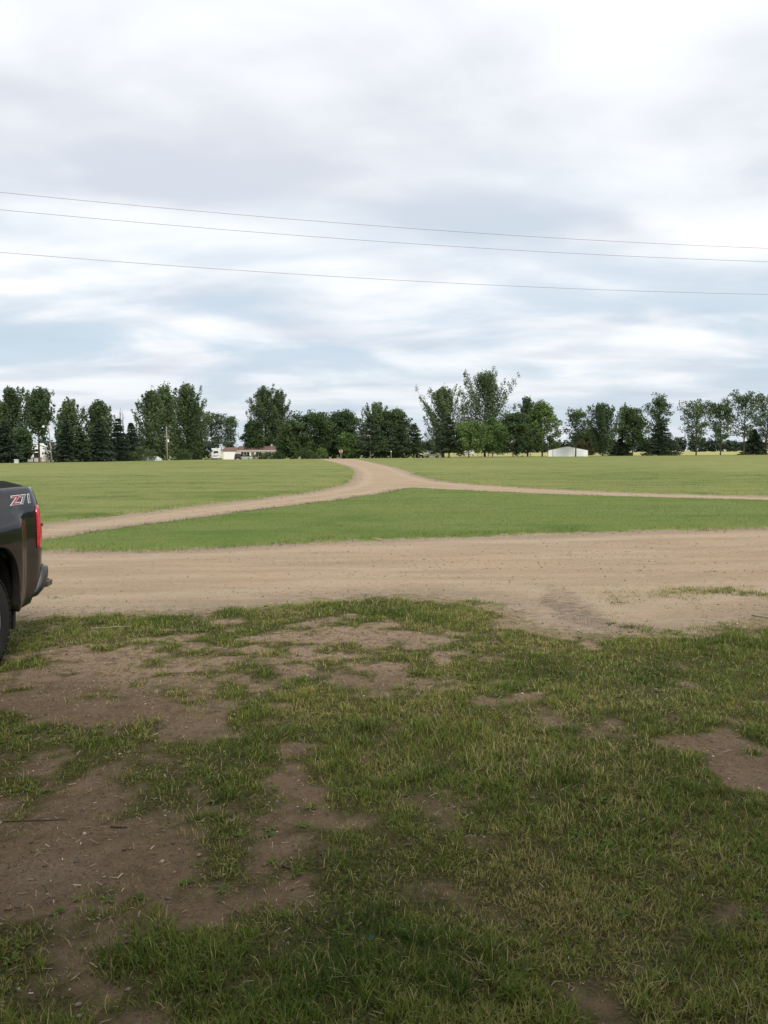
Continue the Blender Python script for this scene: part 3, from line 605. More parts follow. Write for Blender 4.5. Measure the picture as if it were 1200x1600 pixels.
        C = np.concatenate(C); A = np.concatenate(A); T = np.concatenate(T)
        V = cards(C, 0.42 if kind == 'spruce' else 0.46, 0, A)
        i = np.arange(len(C))*4
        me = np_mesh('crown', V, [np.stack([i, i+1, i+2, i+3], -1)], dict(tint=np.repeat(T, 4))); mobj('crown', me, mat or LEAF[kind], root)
    me = np_mesh('trunk', np.concatenate(TV), [np.concatenate(TF)], smooth=True); mobj('trunk' if kind != 'bush' else 'stems', me, bark or M_BARK, root)
    if LC:
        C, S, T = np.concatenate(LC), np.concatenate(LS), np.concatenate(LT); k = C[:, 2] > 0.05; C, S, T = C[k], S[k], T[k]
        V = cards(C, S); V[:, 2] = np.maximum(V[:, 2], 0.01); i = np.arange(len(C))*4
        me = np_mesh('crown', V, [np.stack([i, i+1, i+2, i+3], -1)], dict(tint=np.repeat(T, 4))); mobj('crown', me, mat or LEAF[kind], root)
    return root
GL, GC, GR, GS = 'trees along the left side of the far lawn', 'trees around the gravel road end', 'trees along the right side of the far lawn', 'shrubs along the far lawn edge'
TREES = [
 ('poplar', -71.1, 152.0, 11.9, 3.0, 'cottonwood cut by the left edge of the picture, leftmost tree of all', GL),
 ('poplar', -70.0, 156.1, 14.0, 5.8, 'tall cottonwood standing directly behind the dark spruce at the far left', GL),
 ('poplar', -70.5, 168.0, 14.8, 6.6, 'tall twin-topped cottonwood rising behind the small white gabled house', GL),
 ('spruce', -66.2, 143.6, 7.6, 5.6, 'wide dark spruce at the far left edge beside the pale utility cabinet', GL),
 ('round', -67.2, 152.0, 6.0, 3.2, 'low dark bushy tree just left of the small white gabled house', GL),
 ('spruce', -60.0, 155.5, 8.2, 5.0, 'dark spruce just right of the leaning lamp pole', GL),
 ('poplar', -61.5, 160.2, 12.0, 6.0, 'narrow cottonwood poking up behind the spruce next to the lamp pole', GL),
 ('pine', -57.9, 157.1, 6.7, 4.4, 'low open pine in front of the white parked trailers', GL),
 ('spruce', -56.0, 160.9, 8.6, 6.8, 'big skirted spruce with bare trunk foot right of the white trailers', GL),
 ('poplar', -58.2, 167.5, 12.2, 7.2, 'cottonwood whose top rises behind the big skirted spruce', GL),
 ('spruce', -54.6, 169.3, 9.0, 5.0, 'nearly black spruce in front of the bare dead stems', GL),
 ('spruce', -53.9, 176.2, 8.4, 5.0, 'nearly black spruce left of the big cottonwood clump', GL),
 ('bare', -60.5, 189.7, 12.5, 1.5, 'bare dead stems sticking up behind the black spruces', GL),
 ('poplar', -52.2, 183.6, 15.7, 7.6, 'leftmost and lowest cottonwood of the big clump behind the utility pole', GL),
 ('poplar', -50.6, 191.8, 17.4, 9.4, 'tall dense cottonwood in the middle of the clump behind the utility pole', GL),
 ('poplar', -47.3, 197.6, 18.1, 9.6, 'tallest dense cottonwood on the right of the clump behind the utility pole', GL),
 ('poplar', -46.8, 205.2, 14.5, 5.6, 'slim short cottonwood at the right flank of the big clump', GL),
 ('airy', -52.3, 250.0, 13.8, 7.4, 'thin leafy tree with sky gaps behind the white camper', GL),
 ('airy', -47.6, 252.0, 12.7, 7.0, 'thin leafy tree with sky gaps behind the garage roof', GL),
 ('round', -39.0, 246.7, 11.1, 6.0, 'dark rounded tree behind the left end of the house roof', GL),
 ('poplar', -36.2, 252.0, 22.0, 12.4, 'very tall many-spired cottonwood behind the red-roofed house', GL),
 ('poplar', -31.7, 250.0, 20.4, 10.6, 'tall many-spired cottonwood behind the right end of the house roof', GL),
 ('round', -22.7, 205.8, 9.3, 5.8, 'small dark tree right of the house and its cottonwoods', GC),
 ('round', -17.7, 210.4, 11.5, 9.8, 'broad rounded dull green tree left of the stop sign', GC),
 ('round', -10.5, 213.4, 12.1, 9.4, 'broad rounded dark tree right behind the stop sign', GC),
 ('round', -8.4, 203.9, 5.9, 3.4, 'small yellow-green tree just right of the stop sign', GC),
 ('pine', -3.3, 203.4, 11.0, 8.4, 'layered pine with pale bare trunk right of the stop sign', GC),
 ('poplar', -1.2, 221.4, 14.6, 8.6, 'tallest spiky-topped tree of the clump right of the stop sign', GC),
 ('round', 2.5, 218.9, 12.8, 8.6, 'dark rounded tree behind the pines right of the stop sign', GC),
 ('pine', 4.0, 207.6, 9.7, 6.8, 'middle pine of the three right of the stop sign', GC),
 ('pine', 7.6, 211.2, 9.0, 6.4, 'rightmost pine of the clump, beside the sky gap', GC),
 ('poplar', 16.5, 226.5, 19.3, 11.8, 'large loose cottonwood just right of the sky gap', GR),
 ('poplar', 29.3, 238.1, 24.2, 15.5, 'tallest cottonwood of all with many spreading spires', GR),
 ('pine', 17.0, 213.3, 10.8, 8.4, 'dark layered pine below the large loose cottonwood', GR),
 ('maple', 22.2, 214.2, 9.1, 9.6, 'light green rounded maple in front of the tallest cottonwood', GR),
 ('maple', 29.4, 221.9, 10.2, 8.2, 'mid green maple with pale thin trunk right of the rounded maple', GR),
 ('round', 35.6, 225.9, 12.1, 8.0, 'dark egg-shaped tree with pale trunk between maple and lighter pyramid tree', GR),
 ('poplar', 42.6, 243.0, 17.7, 7.6, 'dark cottonwood behind the light green pyramid-shaped tree', GR),
 ('maple', 45.2, 234.1, 15.9, 9.4, 'light green pyramid-shaped tree left of the white shed', GR),
 ('airy', 51.2, 219.0, 12.2, 6.4, 'slender open tree with bent trunk in front of the white shed', GR),
 ('round', 68.1, 273.0, 8.2, 7.8, 'rusty olive tree behind the right end of the white shed', GR),
 ('poplar', 64.1, 240.3, 14.9, 10.8, 'upswept bushy tree right of the white shed', GR),
 ('spruce', 70.6, 245.6, 5.2, 7.4, 'low dark spruce under the upswept tree right of the shed', GR),
 ('round', 73.8, 243.7, 14.4, 8.2, 'oval dark tree with two bare trunks second right of the shed', GR),
 ('airy', 82.7, 247.0, 18.2, 8.0, 'tall airy tree rising out of a dense conical tree', GR),
 ('spruce', 82.5, 244.0, 11.2, 10.8, 'dense conical dark tree with branches near the grass on the right', GR),
 ('airy', 93.6, 246.0, 16.0, 11.2, 'broad airy tree with two thin trunks, fourth from the right edge', GR),
 ('airy', 101.3, 247.0, 15.8, 8.6, 'airy tree with thick dark trunk, third from the right edge', GR),
 ('airy', 108.7, 248.0, 18.5, 12.4, 'tall spreading tree with forked trunk near the right edge', GR),
 ('airy', 116.4, 250.0, 18.8, 9.8, 'tall tree cut by the right edge of the picture', GR),
 ('spruce', 114.0, 253.0, 8.3, 8.0, 'dark low spruce at the right edge under the tall trees', GR),
 ('bush', -49.1, 168.0, 2.9, 4.8, 'rounded dark shrub left of the pale tarped pile', GS),
 ('bush', -44.6, 181.4, 2.4, 4.2, 'rounded dark shrub right of the utility pole', GS),
 ('bush', -18.6, 196.2, 2.6, 5.2, 'wide dark shrub left of the stop sign', GS),
 ('bush', -14.7, 197.6, 2.6, 3.2, 'light green shrub nearest the stop sign', GS),
 ('bush', -26.2, 203.5, 1.9, 3.4, 'green shrub just beyond the right end of the house', GS),
 ('bush', -33.4, 222.9, 1.7, 4.4, 'shrub in front of the house windows', GS),
 ('bush', -30.6, 220.2, 1.5, 3.8, 'shrub in front of the right end of the house', GS),
]
for i, (k, x, y, h, w, lab, grp) in enumerate(TREES):
    kw = {}
    if 'rusty' in lab: kw['mat'] = LEAF['rust']
    if 'yellow-green' in lab or lab.startswith('light green shrub'): kw['mat'] = LEAF['maple']
    if 'bent trunk' in lab: kw.update(lean=0.02, clear=0.3, dens=0.85)
    if 'pale' in lab and 'trunk' in lab: kw['bark'] = M_BARKG
    if 'two bare trunks' in lab: kw['clear'] = 0.16
    if 'twin-topped' in lab: kw['clear'] = 0.34
    if k == 'airy' and x > 80: kw.update(clear=0.24, dens=1.15)
    make_tree(k, x, y, h, w*(1.15 if k == 'spruce' else 1.0), 100+i, lab, grp, 'shrub' if k == 'bush' else 'tree', **kw)
def wood_belt(name, label, xs, yf, hf, size, per, rx, mat):
    """a belt of trees too far or too hidden to tell apart"""
    r = np.random.default_rng(5); C, S, T = [], [], []
    for x in xs:
        x = x+r.normal(0, 0.6); y = yf(x)+r.normal(0, 5); hh = hf(x)*r.uniform(0.86, 1.08); n = per
        q = r.normal(0, 1, (n, 3)); q /= np.linalg.norm(q, axis=1, keepdims=True); q *= r.random((n, 1))**0.4
        C.append(np.array([x, y, hh*0.47])+q*np.array([rx, rx, hh*0.5])); S.append(np.full(n, size)); T.append(np.clip(0.38+r.normal(0, 0.08)+r.normal(0, 0.14, n)+q[:, 2]*0.15, 0, 1))
    C = np.concatenate(C); C[:, 2] = np.maximum(C[:, 2], 0.3)+height(C[:, 0], C[:, 1]); V = cards(C, np.concatenate(S)); i = np.arange(len(C))*4
    tag(mobj(name, np_mesh(name, V, [np.stack([i, i+1, i+2, i+3], -1)], dict(tint=np.repeat(np.concatenate(T), 4))), mat), label, 'woods', None, 'stuff')
wood_belt('distant_wood', 'dark line of far woods behind the yellow field', np.arange(-40, 380, 2.0), lambda x: 640+0.1*x, lambda x: 10.5+4.0*(vnoise(np.array([x]), np.array([0.0]), 30, 2)[0]-0.4), 1.9, 110, 3.4, LEAF['spruce'])
wood_belt('undergrowth', 'dark undergrowth closing the gaps behind the left trees', np.arange(-118, -46, 0.9), lambda x: 212+0.9*(x+80)*0.5, lambda x: 6.2+3.0*(vnoise(np.array([x]), np.array([0.0]), 7, 4)[0]-0.5), 0.8, 110, 1.9, LEAF['spruce'])
wood_belt('undergrowth', 'dark undergrowth closing the gaps behind the trees round the stop sign', np.arange(-27, 9, 0.9), lambda x: 231, lambda x: 7.0+3.0*(vnoise(np.array([x]), np.array([0.0]), 6, 4)[0]-0.5), 0.8, 120, 1.9, LEAF['spruce'])
# ------------------------------------------------------------------ the black pickup at the left edge
def paint(name, dirt):
    M = Mat(name); o = M.obj(); sx = M.new('ShaderNodeSeparateXYZ'); M.l.new(o, sx.inputs[0]); n = M.noise(7, 6, 0.65, vec=o); n2 = M.noise(2.2, 4, 0.6, vec=o)
    low = M.rng(M.math('ADD', sx.outputs[2], M.math('MULTIPLY', M.math('SUBTRACT', n2, 0.5), 0.5)), 0.80, 0.42)   # road dust thrown up low on the panels
    d = M.math('MULTIPLY', M.math('ADD', M.math('MULTIPLY', low, 0.07), 0.003), M.rng(n, 0.25, 0.7, 0.45, 1.0))
    d = M.math('MULTIPLY', d, dirt)
    col = M.mix(d, (0.006, 0.0065, 0.008), (0.30, 0.245, 0.18))
    b = M.bsdf(col, M.math('ADD', 0.10, M.math('MULTIPLY', d, 0.8)), 0.16, coat=0.12); return M.m
M_PAINT = paint('black_truck_paint', 1.0)
def lens():
    M = Mat('red_lamp_lens'); n = M.noise(30, 3, 0.5, vec=M.obj(), stretch=(1, 1, 4))
    M.bsdf(M.mix(M.rng(n, 0.3, 0.7), (0.42, 0.014, 0.022), (0.62, 0.045, 0.055)), 0.12, 0.5, coat=0.6); return M.m
M_LENS = lens()
M_LENS2 = plain('pale_red_reflector', (0.72, 0.16, 0.17), 0.15, 0.5, coat=0.5)
M_BUMP = plain('dusty_dark_chrome', (0.11, 0.108, 0.104), 0.36, 0.5, 0.9, var=0.25, scale=6)
M_RIM = plain('silver_alloy', (0.42, 0.42, 0.43), 0.3, 0.5, 0.9)
M_DECR = plain('red_decal', (0.42, 0.035, 0.05), 0.4); M_DECW = plain('white_decal', (0.72, 0.73, 0.74), 0.4, var=0.05); M_DECG = plain('grey_decal', (0.10, 0.10, 0.115), 0.4)
M_TON = plain('black_vinyl_cover', (0.02, 0.02, 0.022), 0.42, 0.4, var=0.2)
TK = empty('pickup_truck', (-4.12, 6.40, 0), R(-1.0), 'black pickup truck with red tail light, rear end cut by the left edge', 'truck')
FA = -3.645                                                 # front axle, rear axle is y = 0; +y is the tail, +x the driver side
PZ = [0.36, 0.46, 0.60, 0.80, 1.00, 1.14, 1.24, 1.30, 1.40, 1.45, 1.47]; PX = [0.935, 0.965, 0.985, 0.998, 1.003, 1.000, 0.992, 0.975, 0.940, 0.915, 0.885]
def side_x(y, z):
    x = np.interp(z, PZ, PX)
    for c in (0.0, FA):
        a = abs(y-c); x += 0.050*float(sstep(0.70, 0.50, a))*float(sstep(1.30, 1.10, z))
    if y > 0.80: x -= 0.06*float(sstep(0.86, 1.18, y))**1.8   # corners round in towards the tailgate
    if y < -4.0: x -= 0.16*float(sstep(-4.0, -4.62, y))
    return float(x)
def arch(y):
    z = 0.40+0.03*float(sstep(0.5, 1.1, y))
    for c in (0.0, FA):
        a = abs(y-c)/0.475
        if a < 1: z = max(z, 0.40+0.60*(1-a**2.8)**(1/2.8))
    return z
def side_panel(name, y0, y1, top, sgn, cut=None):
    ys = sorted(set(list(np.linspace(y0, y1, max(6, int((y1-y0)/0.035))))+[c+s*0.475*(1-e) for c in (0, FA) for s in (-1, 1) for e in (0.001, 0.004, 0.012, 0.03, 0.06) if y0 < c+s*0.475*(1-e) < y1]))
    nz = 34; bm = bmesh.new(); grid = []
    for y in ys:
        zb = arch(y); zt = top(y)
        if cut: zb = max(zb, cut(y))
        col = []
        for k in range(nz+1):
            z = zb+(zt-zb)*k/nz
            col.append(bm.verts.new((sgn*side_x(y, z), y, z)))
        # return flange round the lower edge gives the sheet its thickness
        lip = bm.verts.new((sgn*(side_x(y, zb)-0.06), y, zb+0.012)); col.insert(0, lip)
        lip2 = bm.verts.new((sgn*(side_x(y, zt)-0.07), y, zt-0.004)); col.append(lip2)
        grid.append(col)
    for i in range(len(grid)-1):
        for k in range(len(grid[0])-1):
            f = (grid[i][k], grid[i+1][k], grid[i+1][k+1], grid[i][k+1]); bm.faces.new(f if sgn > 0 else f[::-1])
    bmesh.ops.recalc_face_normals(bm, faces=bm.faces[:])
    me = bpy.data.meshes.new(name); bm.to_mesh(me); bm.free(); me.polygons.foreach_set('use_smooth', np.ones(len(me.polygons), bool))
    return mobj(name, me, M_PAINT, TK)
for sg in (1, -1):
    side_panel('bed_side', -0.715, 1.085, lambda y: 1.455-0.012*float(sstep(0.8, 1.1, y)), sg, lambda y: 0.44+0.29*min(1.0, max(0.0, (y-0.84)/0.19)) if y > 0.84 else 0)
    side_panel('rear_door', -1.655, -0.725, lambda y: 1.43, sg)
    side_panel('front_door', -2.735, -1.665, lambda y: 1.43, sg)
    side_panel('front_fender', -4.56, -2.745, lambda y: 1.40-0.16*float(sstep(-3.0, -4.6, y)), sg)
    for c in (0.0, FA):                                     # inner wheel wells
        b = MB()
        pr = [(c+0.56*math.cos(a), 0.40+0.62*math.sin(a)) for a in np.linspace(-0.25, math.pi+0.25, 18)]; q = [(c+0.60*math.cos(a), 0.40+0.66*math.sin(a)) for a in np.linspace(math.pi+0.25, -0.25, 18)]
        b.prism(pr+q, 'x', sg*0.55, sg*0.93); b.box(sg*0.52, sg*0.56, c-0.6, c+0.6, 0.35, 1.02)
        b.build('wheel_well', M_DARK, TK)
MB().box(-0.60, 0.60, -4.3, 1.0, 0.42, 0.66).box(-0.80, 0.80, -3.05, -0.62, 0.44, 0.80).box(-0.85, 0.85, 0.62, 1.02, 0.50, 0.80).build('chassis', M_DARK, TK)
MB().box(-0.88, 0.88, -0.70, 1.02, 0.82, 0.86).box(-0.88, 0.88, -0.74, -0.70, 0.50, 1.44).build('bed_floor', M_DARK, TK)
tg = MB().box(-0.80, 0.80, 1.045, 1.10, 0.74, 1.44, 0.02).build('tailgate', M_PAINT, TK); MB().box(-0.13, 0.13, 1.098, 1.112, 1.18, 1.28, 0.008).build('handle', M_DARK, tg)
# soft cover over the bed with a sloping rear edge
MB().prism([(-0.70, 1.452), (0.98, 1.446), (0.96, 1.462), (0.62, 1.515), (-0.70, 1.52)], 'x', -0.855, 0.855).build('bed_cover', M_TON, TK)
def taillight(sg):
    bm = bmesh.new(); rows = []
    zs = np.linspace(0.905, 1.282, 16)
    for z in zs:
        k = (z-0.905)/0.377; y0 = 0.925-0.02*(1-k)+0.02*float(sstep(0.85, 1, k)); bul = 0.012+0.010*math.sin(k*math.pi); y1 = 1.112-0.035*k+0.010*math.sin(k*math.pi)
        col = [(side_x(y0, z)-0.01, y0)]
        for t in np.linspace(0, 1, 8):
            y = y0+(y1-y0)*t; xx = side_x(min(y, 1.1), z)+bul*(1-t**3)-0.03*t**3
            col.append((xx, y))
        col += [(0.86, y1+0.004), (0.80, y1-0.02)]
        rows.append([bm.verts.new((sg*a, b, z)) for a, b in col])
    for i in range(len(rows)-1):
        for k in range(len(rows[0])-1): bm.faces.new((rows[i][k], rows[i][k+1], rows[i+1][k+1], rows[i+1][k]))
    bm.faces.new(rows[0]); bm.faces.new(rows[-1][::-1]); bmesh.ops.recalc_face_normals(bm, faces=bm.faces[:])
    me = bpy.data.meshes.new('taillight'); bm.to_mesh(me); bm.free(); me.polygons.foreach_set('use_smooth', np.ones(len(me.polygons), bool))
    o = mobj('taillight', me, M_LENS, TK); o['label'] = 'red wraparound tail light'
    # paler reflector band across the middle of the lens
    bm = bmesh.new(); rr = []
    for z in (1.085, 1.10, 1.112):
        k = (z-0.905)/0.377; y0 = 0.985; y1 = 1.118-0.035*k
        rr.append([bm.verts.new((sg*(side_x(min(y0+(y1-y0)*t, 1.1), z)+0.030-0.045*t**3), y0+(y1-y0)*t+0.003*t, z)) for t in np.linspace(0, 1, 7)])
    for i in range(2):
        for k in range(6): bm.faces.new((rr[i][k], rr[i][k+1], rr[i+1][k+1], rr[i+1][k]))
    bmesh.ops.recalc_face_normals(bm, faces=bm.faces[:]); me = bpy.data.meshes.new('reflector'); bm.to_mesh(me); bm.free()
    mobj('reflector', me, M_LENS2, o)
taillight(1); taillight(-1)
def bumper():
    # plan outline lofted over heights: side wings wrap round the corner, the middle drops to the step
    prof = [(0.455, 0.86, 1.10, 0.94), (0.50, 0.87, 1.16, 0.968), (0.56, 0.895, 1.20, 0.982), (0.62, 0.93, 1.225, 0.988), (0.68, 0.965, 1.235, 0.985), (0.705, 0.985, 1.225, 0.975), (0.715, 1.00, 1.20, 0.95)]
    bm = bmesh.new(); rows = []
    for z, ys, yr, hw in prof:
        ys = 0.84+0.19*(z-0.44)/0.29+0.015; half = [(hw-0.03, ys-0.005), (hw, ys+0.012), (hw+0.004, ys+0.09), (hw-0.010, yr-0.10), (hw-0.055, yr-0.035), (hw-0.15, yr-0.005), (0.55, yr+0.008), (0.28, yr+0.01)]; half = [(a, b+0.04) for a, b in half]
        pts = half+[(-a, b) for a, b in half[::-1]]
        back = [(-0.25, yr-0.10), (0.25, yr-0.10)]
        rows.append([bm.verts.new((a, b, z)) for a, b in pts]+[bm.verts.new((a, min(b, ys+0.1), z)) for a, b in back])
    n = len(rows[0])
    for i in range(len(rows)-1):
        for k in range(n): bm.faces.new((rows[i][k], rows[i][(k+1) % n], rows[i+1][(k+1) % n], rows[i+1][k]))
    bm.faces.new(rows[0][::-1]); bm.faces.new(rows[-1]); bmesh.ops.recalc_face_normals(bm, faces=bm.faces[:])
    me = bpy.data.meshes.new('rear_bumper'); bm.to_mesh(me); bm.free(); me.polygons.foreach_set('use_smooth', np.ones(len(me.polygons), bool))
    o = mobj('rear_bumper', me, M_BUMP, TK); o['label'] = 'dusty chrome rear bumper with corner step'
    for sg in (1, -1):
        MB().prism([(sg*0.62, 1.10), (sg*0.93, 1.02), (sg*0.975, 1.15), (sg*0.955, 1.30), (sg*0.88, 1.37), (sg*0.62, 1.385)], 'z', 0.512, 0.560).build('corner_step', M_BUMP, o)
        MB().prism([(sg*0.63, 1.12), (sg*0.90, 1.12), (sg*0.945, 1.18), (sg*0.93, 1.29), (sg*0.86, 1.345), (sg*0.63, 1.365)], 'z', 0.560, 0.568).build('step_pad', M_DARK, o)
        MB().prism([(sg*0.60, 1.06), (sg*0.955, 1.06), (sg*0.935, 1.16), (sg*0.87, 1.205), (sg*0.60, 1.225)], 'z', 0.716, 0.724).build('top_pad', M_DARK, o)
    MB().box(-0.17, 0.17, 1.236, 1.25, 0.56, 0.68, 0.004).build('number_plate', M_SIGNW, o)
    MB().box(-0.05, 0.05, 0.9, 1.28, 0.40, 0.46).build('tow_hitch', M_DARK, o)
bumper()
# dark filler between bed side and bumper wing
for sg in (1, -1): MB().prism([(0.80, 0.44), (0.90, 0.47), (0.96, 0.62), (1.03, 0.73), (1.03, 0.80), (0.80, 0.80)], 'x', sg*0.86, sg*0.925).build('bumper_gap_filler', M_DARK, TK)
def wheel(c, sg):
    e = bpy.data.objects.new('wheel', None); e.empty_display_size = 0.1; e.location = (sg*0.86, c, 0.40); link(e, TK)
    pr = [(-0.125, 0.235), (-0.135, 0.30), (-0.128, 0.365), (-0.105, 0.394), (-0.06, 0.40), (0.06, 0.40), (0.105, 0.394), (0.128, 0.365), (0.135, 0.30), (0.125, 0.235)]
    t = MB().lathe(pr, 'x', n=56, close=True); 
    for k in range(44):                                     # tread blocks on the shoulders
        a = 2*math.pi*k/44
        for s2 in (-1, 1):
            m = Matrix.Rotation(a+s2*0.03, 4, 'X'); t.box(s2*0.052, s2*0.122, -0.019, 0.019, 0.389, 0.404, 0, m)
    t.build('tyre', M_RUB, e, False)
    r = MB().lathe([(-0.11, 0.236), (-0.09, 0.215), (0.06, 0.212), (0.115, 0.222), (0.120, 0.236)], 'x', n=40, close=True)
    r.lathe([(sg*0.02, 0.0), (sg*0.02, 0.07), (sg*0.085, 0.07), (sg*0.095, 0.05), (sg*0.098, 0.001)], 'x', n=24)
    r.build('rim', M_RIM, e, True)
    for k in range(6):
        m = Matrix.Rotation(2*math.pi*k/6, 4, 'X'); MB().box(sg*0.045, sg*0.09, -0.032, 0.032, 0.05, 0.220, 0.008, m).build('spoke', M_RIM, e)
    MB().lathe([(sg*-0.02, 0.001), (sg*-0.02, 0.17), (sg*0.0, 0.17), (sg*0.0, 0.001)], 'x', n=24).build('brake_disc', M_GALV, e)
for c in (0.0, FA):
    for sg in (1, -1): wheel(c, sg)
# cab, windows, bonnet, nose (outside the picture, but the truck is whole)
def cab():
    bm = bmesh.new(); sec = [(-0.74, 0.90, 1.42, 0.87), (-0.80, 0.90, 1.43, 0.80), (-0.98, 0.68, 1.88, 0.66), (-1.6, 0.68, 1.90, 0.66), (-2.05, 0.68, 1.87, 0.64), (-2.85, 0.90, 1.40, 0.86)]
    rings = []
    for y, hw, zt, tw in sec:
        zb = 1.36; ww = tw
        rings.append([bm.verts.new(p) for p in ((0.915, y if y > -0.9 or y < -2.5 else y, zb), (ww+0.02, y, zt-0.07), (ww-0.06, y, zt), (-ww+0.06, y, zt), (-ww-0.02, y, zt-0.07), (-0.915, y, zb))])
    for i in range(len(rings)-1):
        for k in range(5): bm.faces.new((rings[i][k], rings[i][k+1], rings[i+1][k+1], rings[i+1][k]))
    bm.faces.new(rings[0]); bm.faces.new(rings[-1][::-1]); bmesh.ops.recalc_face_normals(bm, faces=bm.faces[:])
    me = bpy.data.meshes.new('cab'); bm.to_mesh(me); bm.free(); o = mobj('cab', me, M_PAINT, TK)
    for sg in (1, -1):
        for y0, y1, ys, ye in ((-1.02, -1.58, -0.98, -1.58), (-1.68, -2.55, -1.68, -2.12)):
            b = bmesh.new(); q = [b.verts.new((sg*0.906, y0, 1.43)), b.verts.new((sg*0.906, y1, 1.43)), b.verts.new((sg*0.712, ye, 1.79)), b.verts.new((sg*0.712, ys, 1.79))]
            b.faces.new(q); bmesh.ops.solidify(b, geom=b.faces[:], thickness=0.008); me = bpy.data.meshes.new('side_window'); b.to_mesh(me); b.free(); mobj('side_window', me, M_GLASS, TK)
        mi = MB().box(sg*0.95, sg*1.20, -2.56, -2.44, 1.40, 1.66, 0.04).build('wing_mirror', M_DARK, TK)
    for nm, q in (('windscreen', [(-0.80, -2.80, 1.44), (0.80, -2.80, 1.44), (0.62, -2.10, 1.84), (-0.62, -2.10, 1.84)]), ('rear_window', [(-0.74, -0.825, 1.50), (0.74, -0.825, 1.50), (0.62, -0.952, 1.80), (-0.62, -0.952, 1.80)])):
        b = bmesh.new(); b.faces.new([b.verts.new(v) for v in q]); bmesh.ops.translate(b, verts=b.verts[:], vec=(0, -0.02 if nm == 'windscreen' else 0.012, 0.02)); bmesh.ops.solidify(b, geom=b.faces[:], thickness=0.008)
        me = bpy.data.meshes.new(nm); b.to_mesh(me); b.free(); mobj(nm, me, M_GLASS, TK)
cab()
MB().prism([(-2.80, 1.05), (-2.80, 1.415), (-3.2, 1.40), (-3.9, 1.35), (-4.45, 1.25), (-4.58, 1.15), (-4.60, 0.85), (-4.3, 0.7)], 'x', -0.86, 0.86).build('bonnet', M_PAINT, TK)
g = MB(); [g.box(-0.62, 0.62, -4.64, -4.59, z, z+0.06, 0.01) for z in (0.80, 0.89, 0.98, 1.07, 1.16)]; g.build('grille', M_CHROME, TK)
for sg in (1, -1): MB().box(sg*0.66, sg*0.90, -4.60, -4.40, 0.86, 1.16, 0.03).build('headlight', M_GLASS, TK)
MB().box(-0.98, 0.98, -4.78, -4.45, 0.45, 0.74, 0.07).build('front_bumper', M_CHROME, TK)
def text_mesh(body, size, offset):
    cu = bpy.data.curves.new('lettering', 'FONT'); cu.body = body; cu.size = size; cu.shear = 0.28; cu.offset = offset; cu.fill_mode = 'BOTH'; cu.resolution_u = 4; cu.space_character = 1.12
    o = bpy.data.objects.new('lettering', cu); COL.objects.link(o); dg = bpy.context.evaluated_depsgraph_get(); dg.update()
    me = bpy.data.meshes.new_from_object(o.evaluated_get(dg)); bpy.data.objects.remove(o); return me
def decal(body, y0, z0, size, ysc, offset, lift, mat):
    me = text_mesh(body, size, offset)
    bm = bmesh.new(); bm.from_mesh(me); bmesh.ops.subdivide_edges(bm, edges=[e for e in bm.edges if e.calc_length() > 0.03], cuts=2)
    xs = []
    for v in bm.verts:
        y, z = y0+v.co.x*ysc, z0+v.co.y; v.co = (side_x(y, z)+lift, y, z)
    bm.to_mesh(me); bm.free(); me.materials.clear(); o = mobj('lettering', me, mat, TK); return o
W1 = 0.125
decal('Z', 0.50, 1.315, 0.100, 2.5, 0.0062, 0.004, M_DECW); decal('Z', 0.50, 1.315, 0.100, 2.5, 0.0012, 0.007, M_DECR)
decal('71', 0.50+0.165, 1.315, 0.100, 2.1, 0.0062, 0.004, M_DECW); decal('71', 0.50+0.165, 1.315, 0.100, 2.1, 0.0004, 0.007, M_DECG)
# ------------------------------------------------------------------ buildings, vehicles, poles and signs along the far edge
def gz(x, y): return float(height(np.array([float(x)]), np.array([float(y)]))[0])
def gable(mb, x0, x1, y0, y1, ze, zr, t=0.12, over=0.3, along='x'):
    """two roof slabs"""
    if along == 'x':
        ym = (y0+y1)/2; a = [(y0-over, ze-0.05), (ym, zr), (y1+over, ze-0.05), (y1+over, ze-0.05+t), (ym, zr+t), (y0-over, ze-0.05+t)]
        mb.prism([(p, q) for p, q in a], 'x', x0-over, x1+over)
    else:
        xm = (x0+x1)/2; a = [(x0-over, ze-0.05), (xm, zr), (x1+over, ze-0.05), (x1+over, ze-0.05+t), (xm, zr+t), (x0-over, ze-0.05+t)]
        mb.prism(a, 'y', y0-over, y1+over)
    return mb
def window(root, x0, x1, y, z0, z1, face=-1, n=2, frame=M_WHITE):
    f = MB(); t = 0.09
    f.box(x0-t, x1+t, y-0.05, y+0.05, z1, z1+t).box(x0-t, x1+t, y-0.07, y+0.05, z0-t, z0).box(x0-t, x0, y-0.05, y+0.05, z0, z1).box(x1, x1+t, y-0.05, y+0.05, z0, z1)
    for k in range(1, n):
        xm = x0+(x1-x0)*k/n; f.box(xm-0.04, xm+0.04, y-0.04, y+0.04, z0, z1)
    o = f.build('window', frame, root); MB().box(x0, x1, y-0.01, y+0.02, z0, z1).build('pane', M_GLASS, o); return o
def wheel_small(root, x, y, r, w=0.2, axis='x', name='wheel'):
    h = w/2; o = MB().lathe([(-h, r*0.55), (-h, r*0.92), (-h*0.6, r), (h*0.6, r), (h, r*0.92), (h, r*0.55)], axis, (x, y, r), 24).build(name, M_RUB, root)
    MB().lathe([(-h*1.03, 0.01), (-h*1.03, r*0.5), (h*1.03, r*0.5), (h*1.03, 0.01)], axis, (x, y, r), 16).build('rim', M_GALV, o); return o

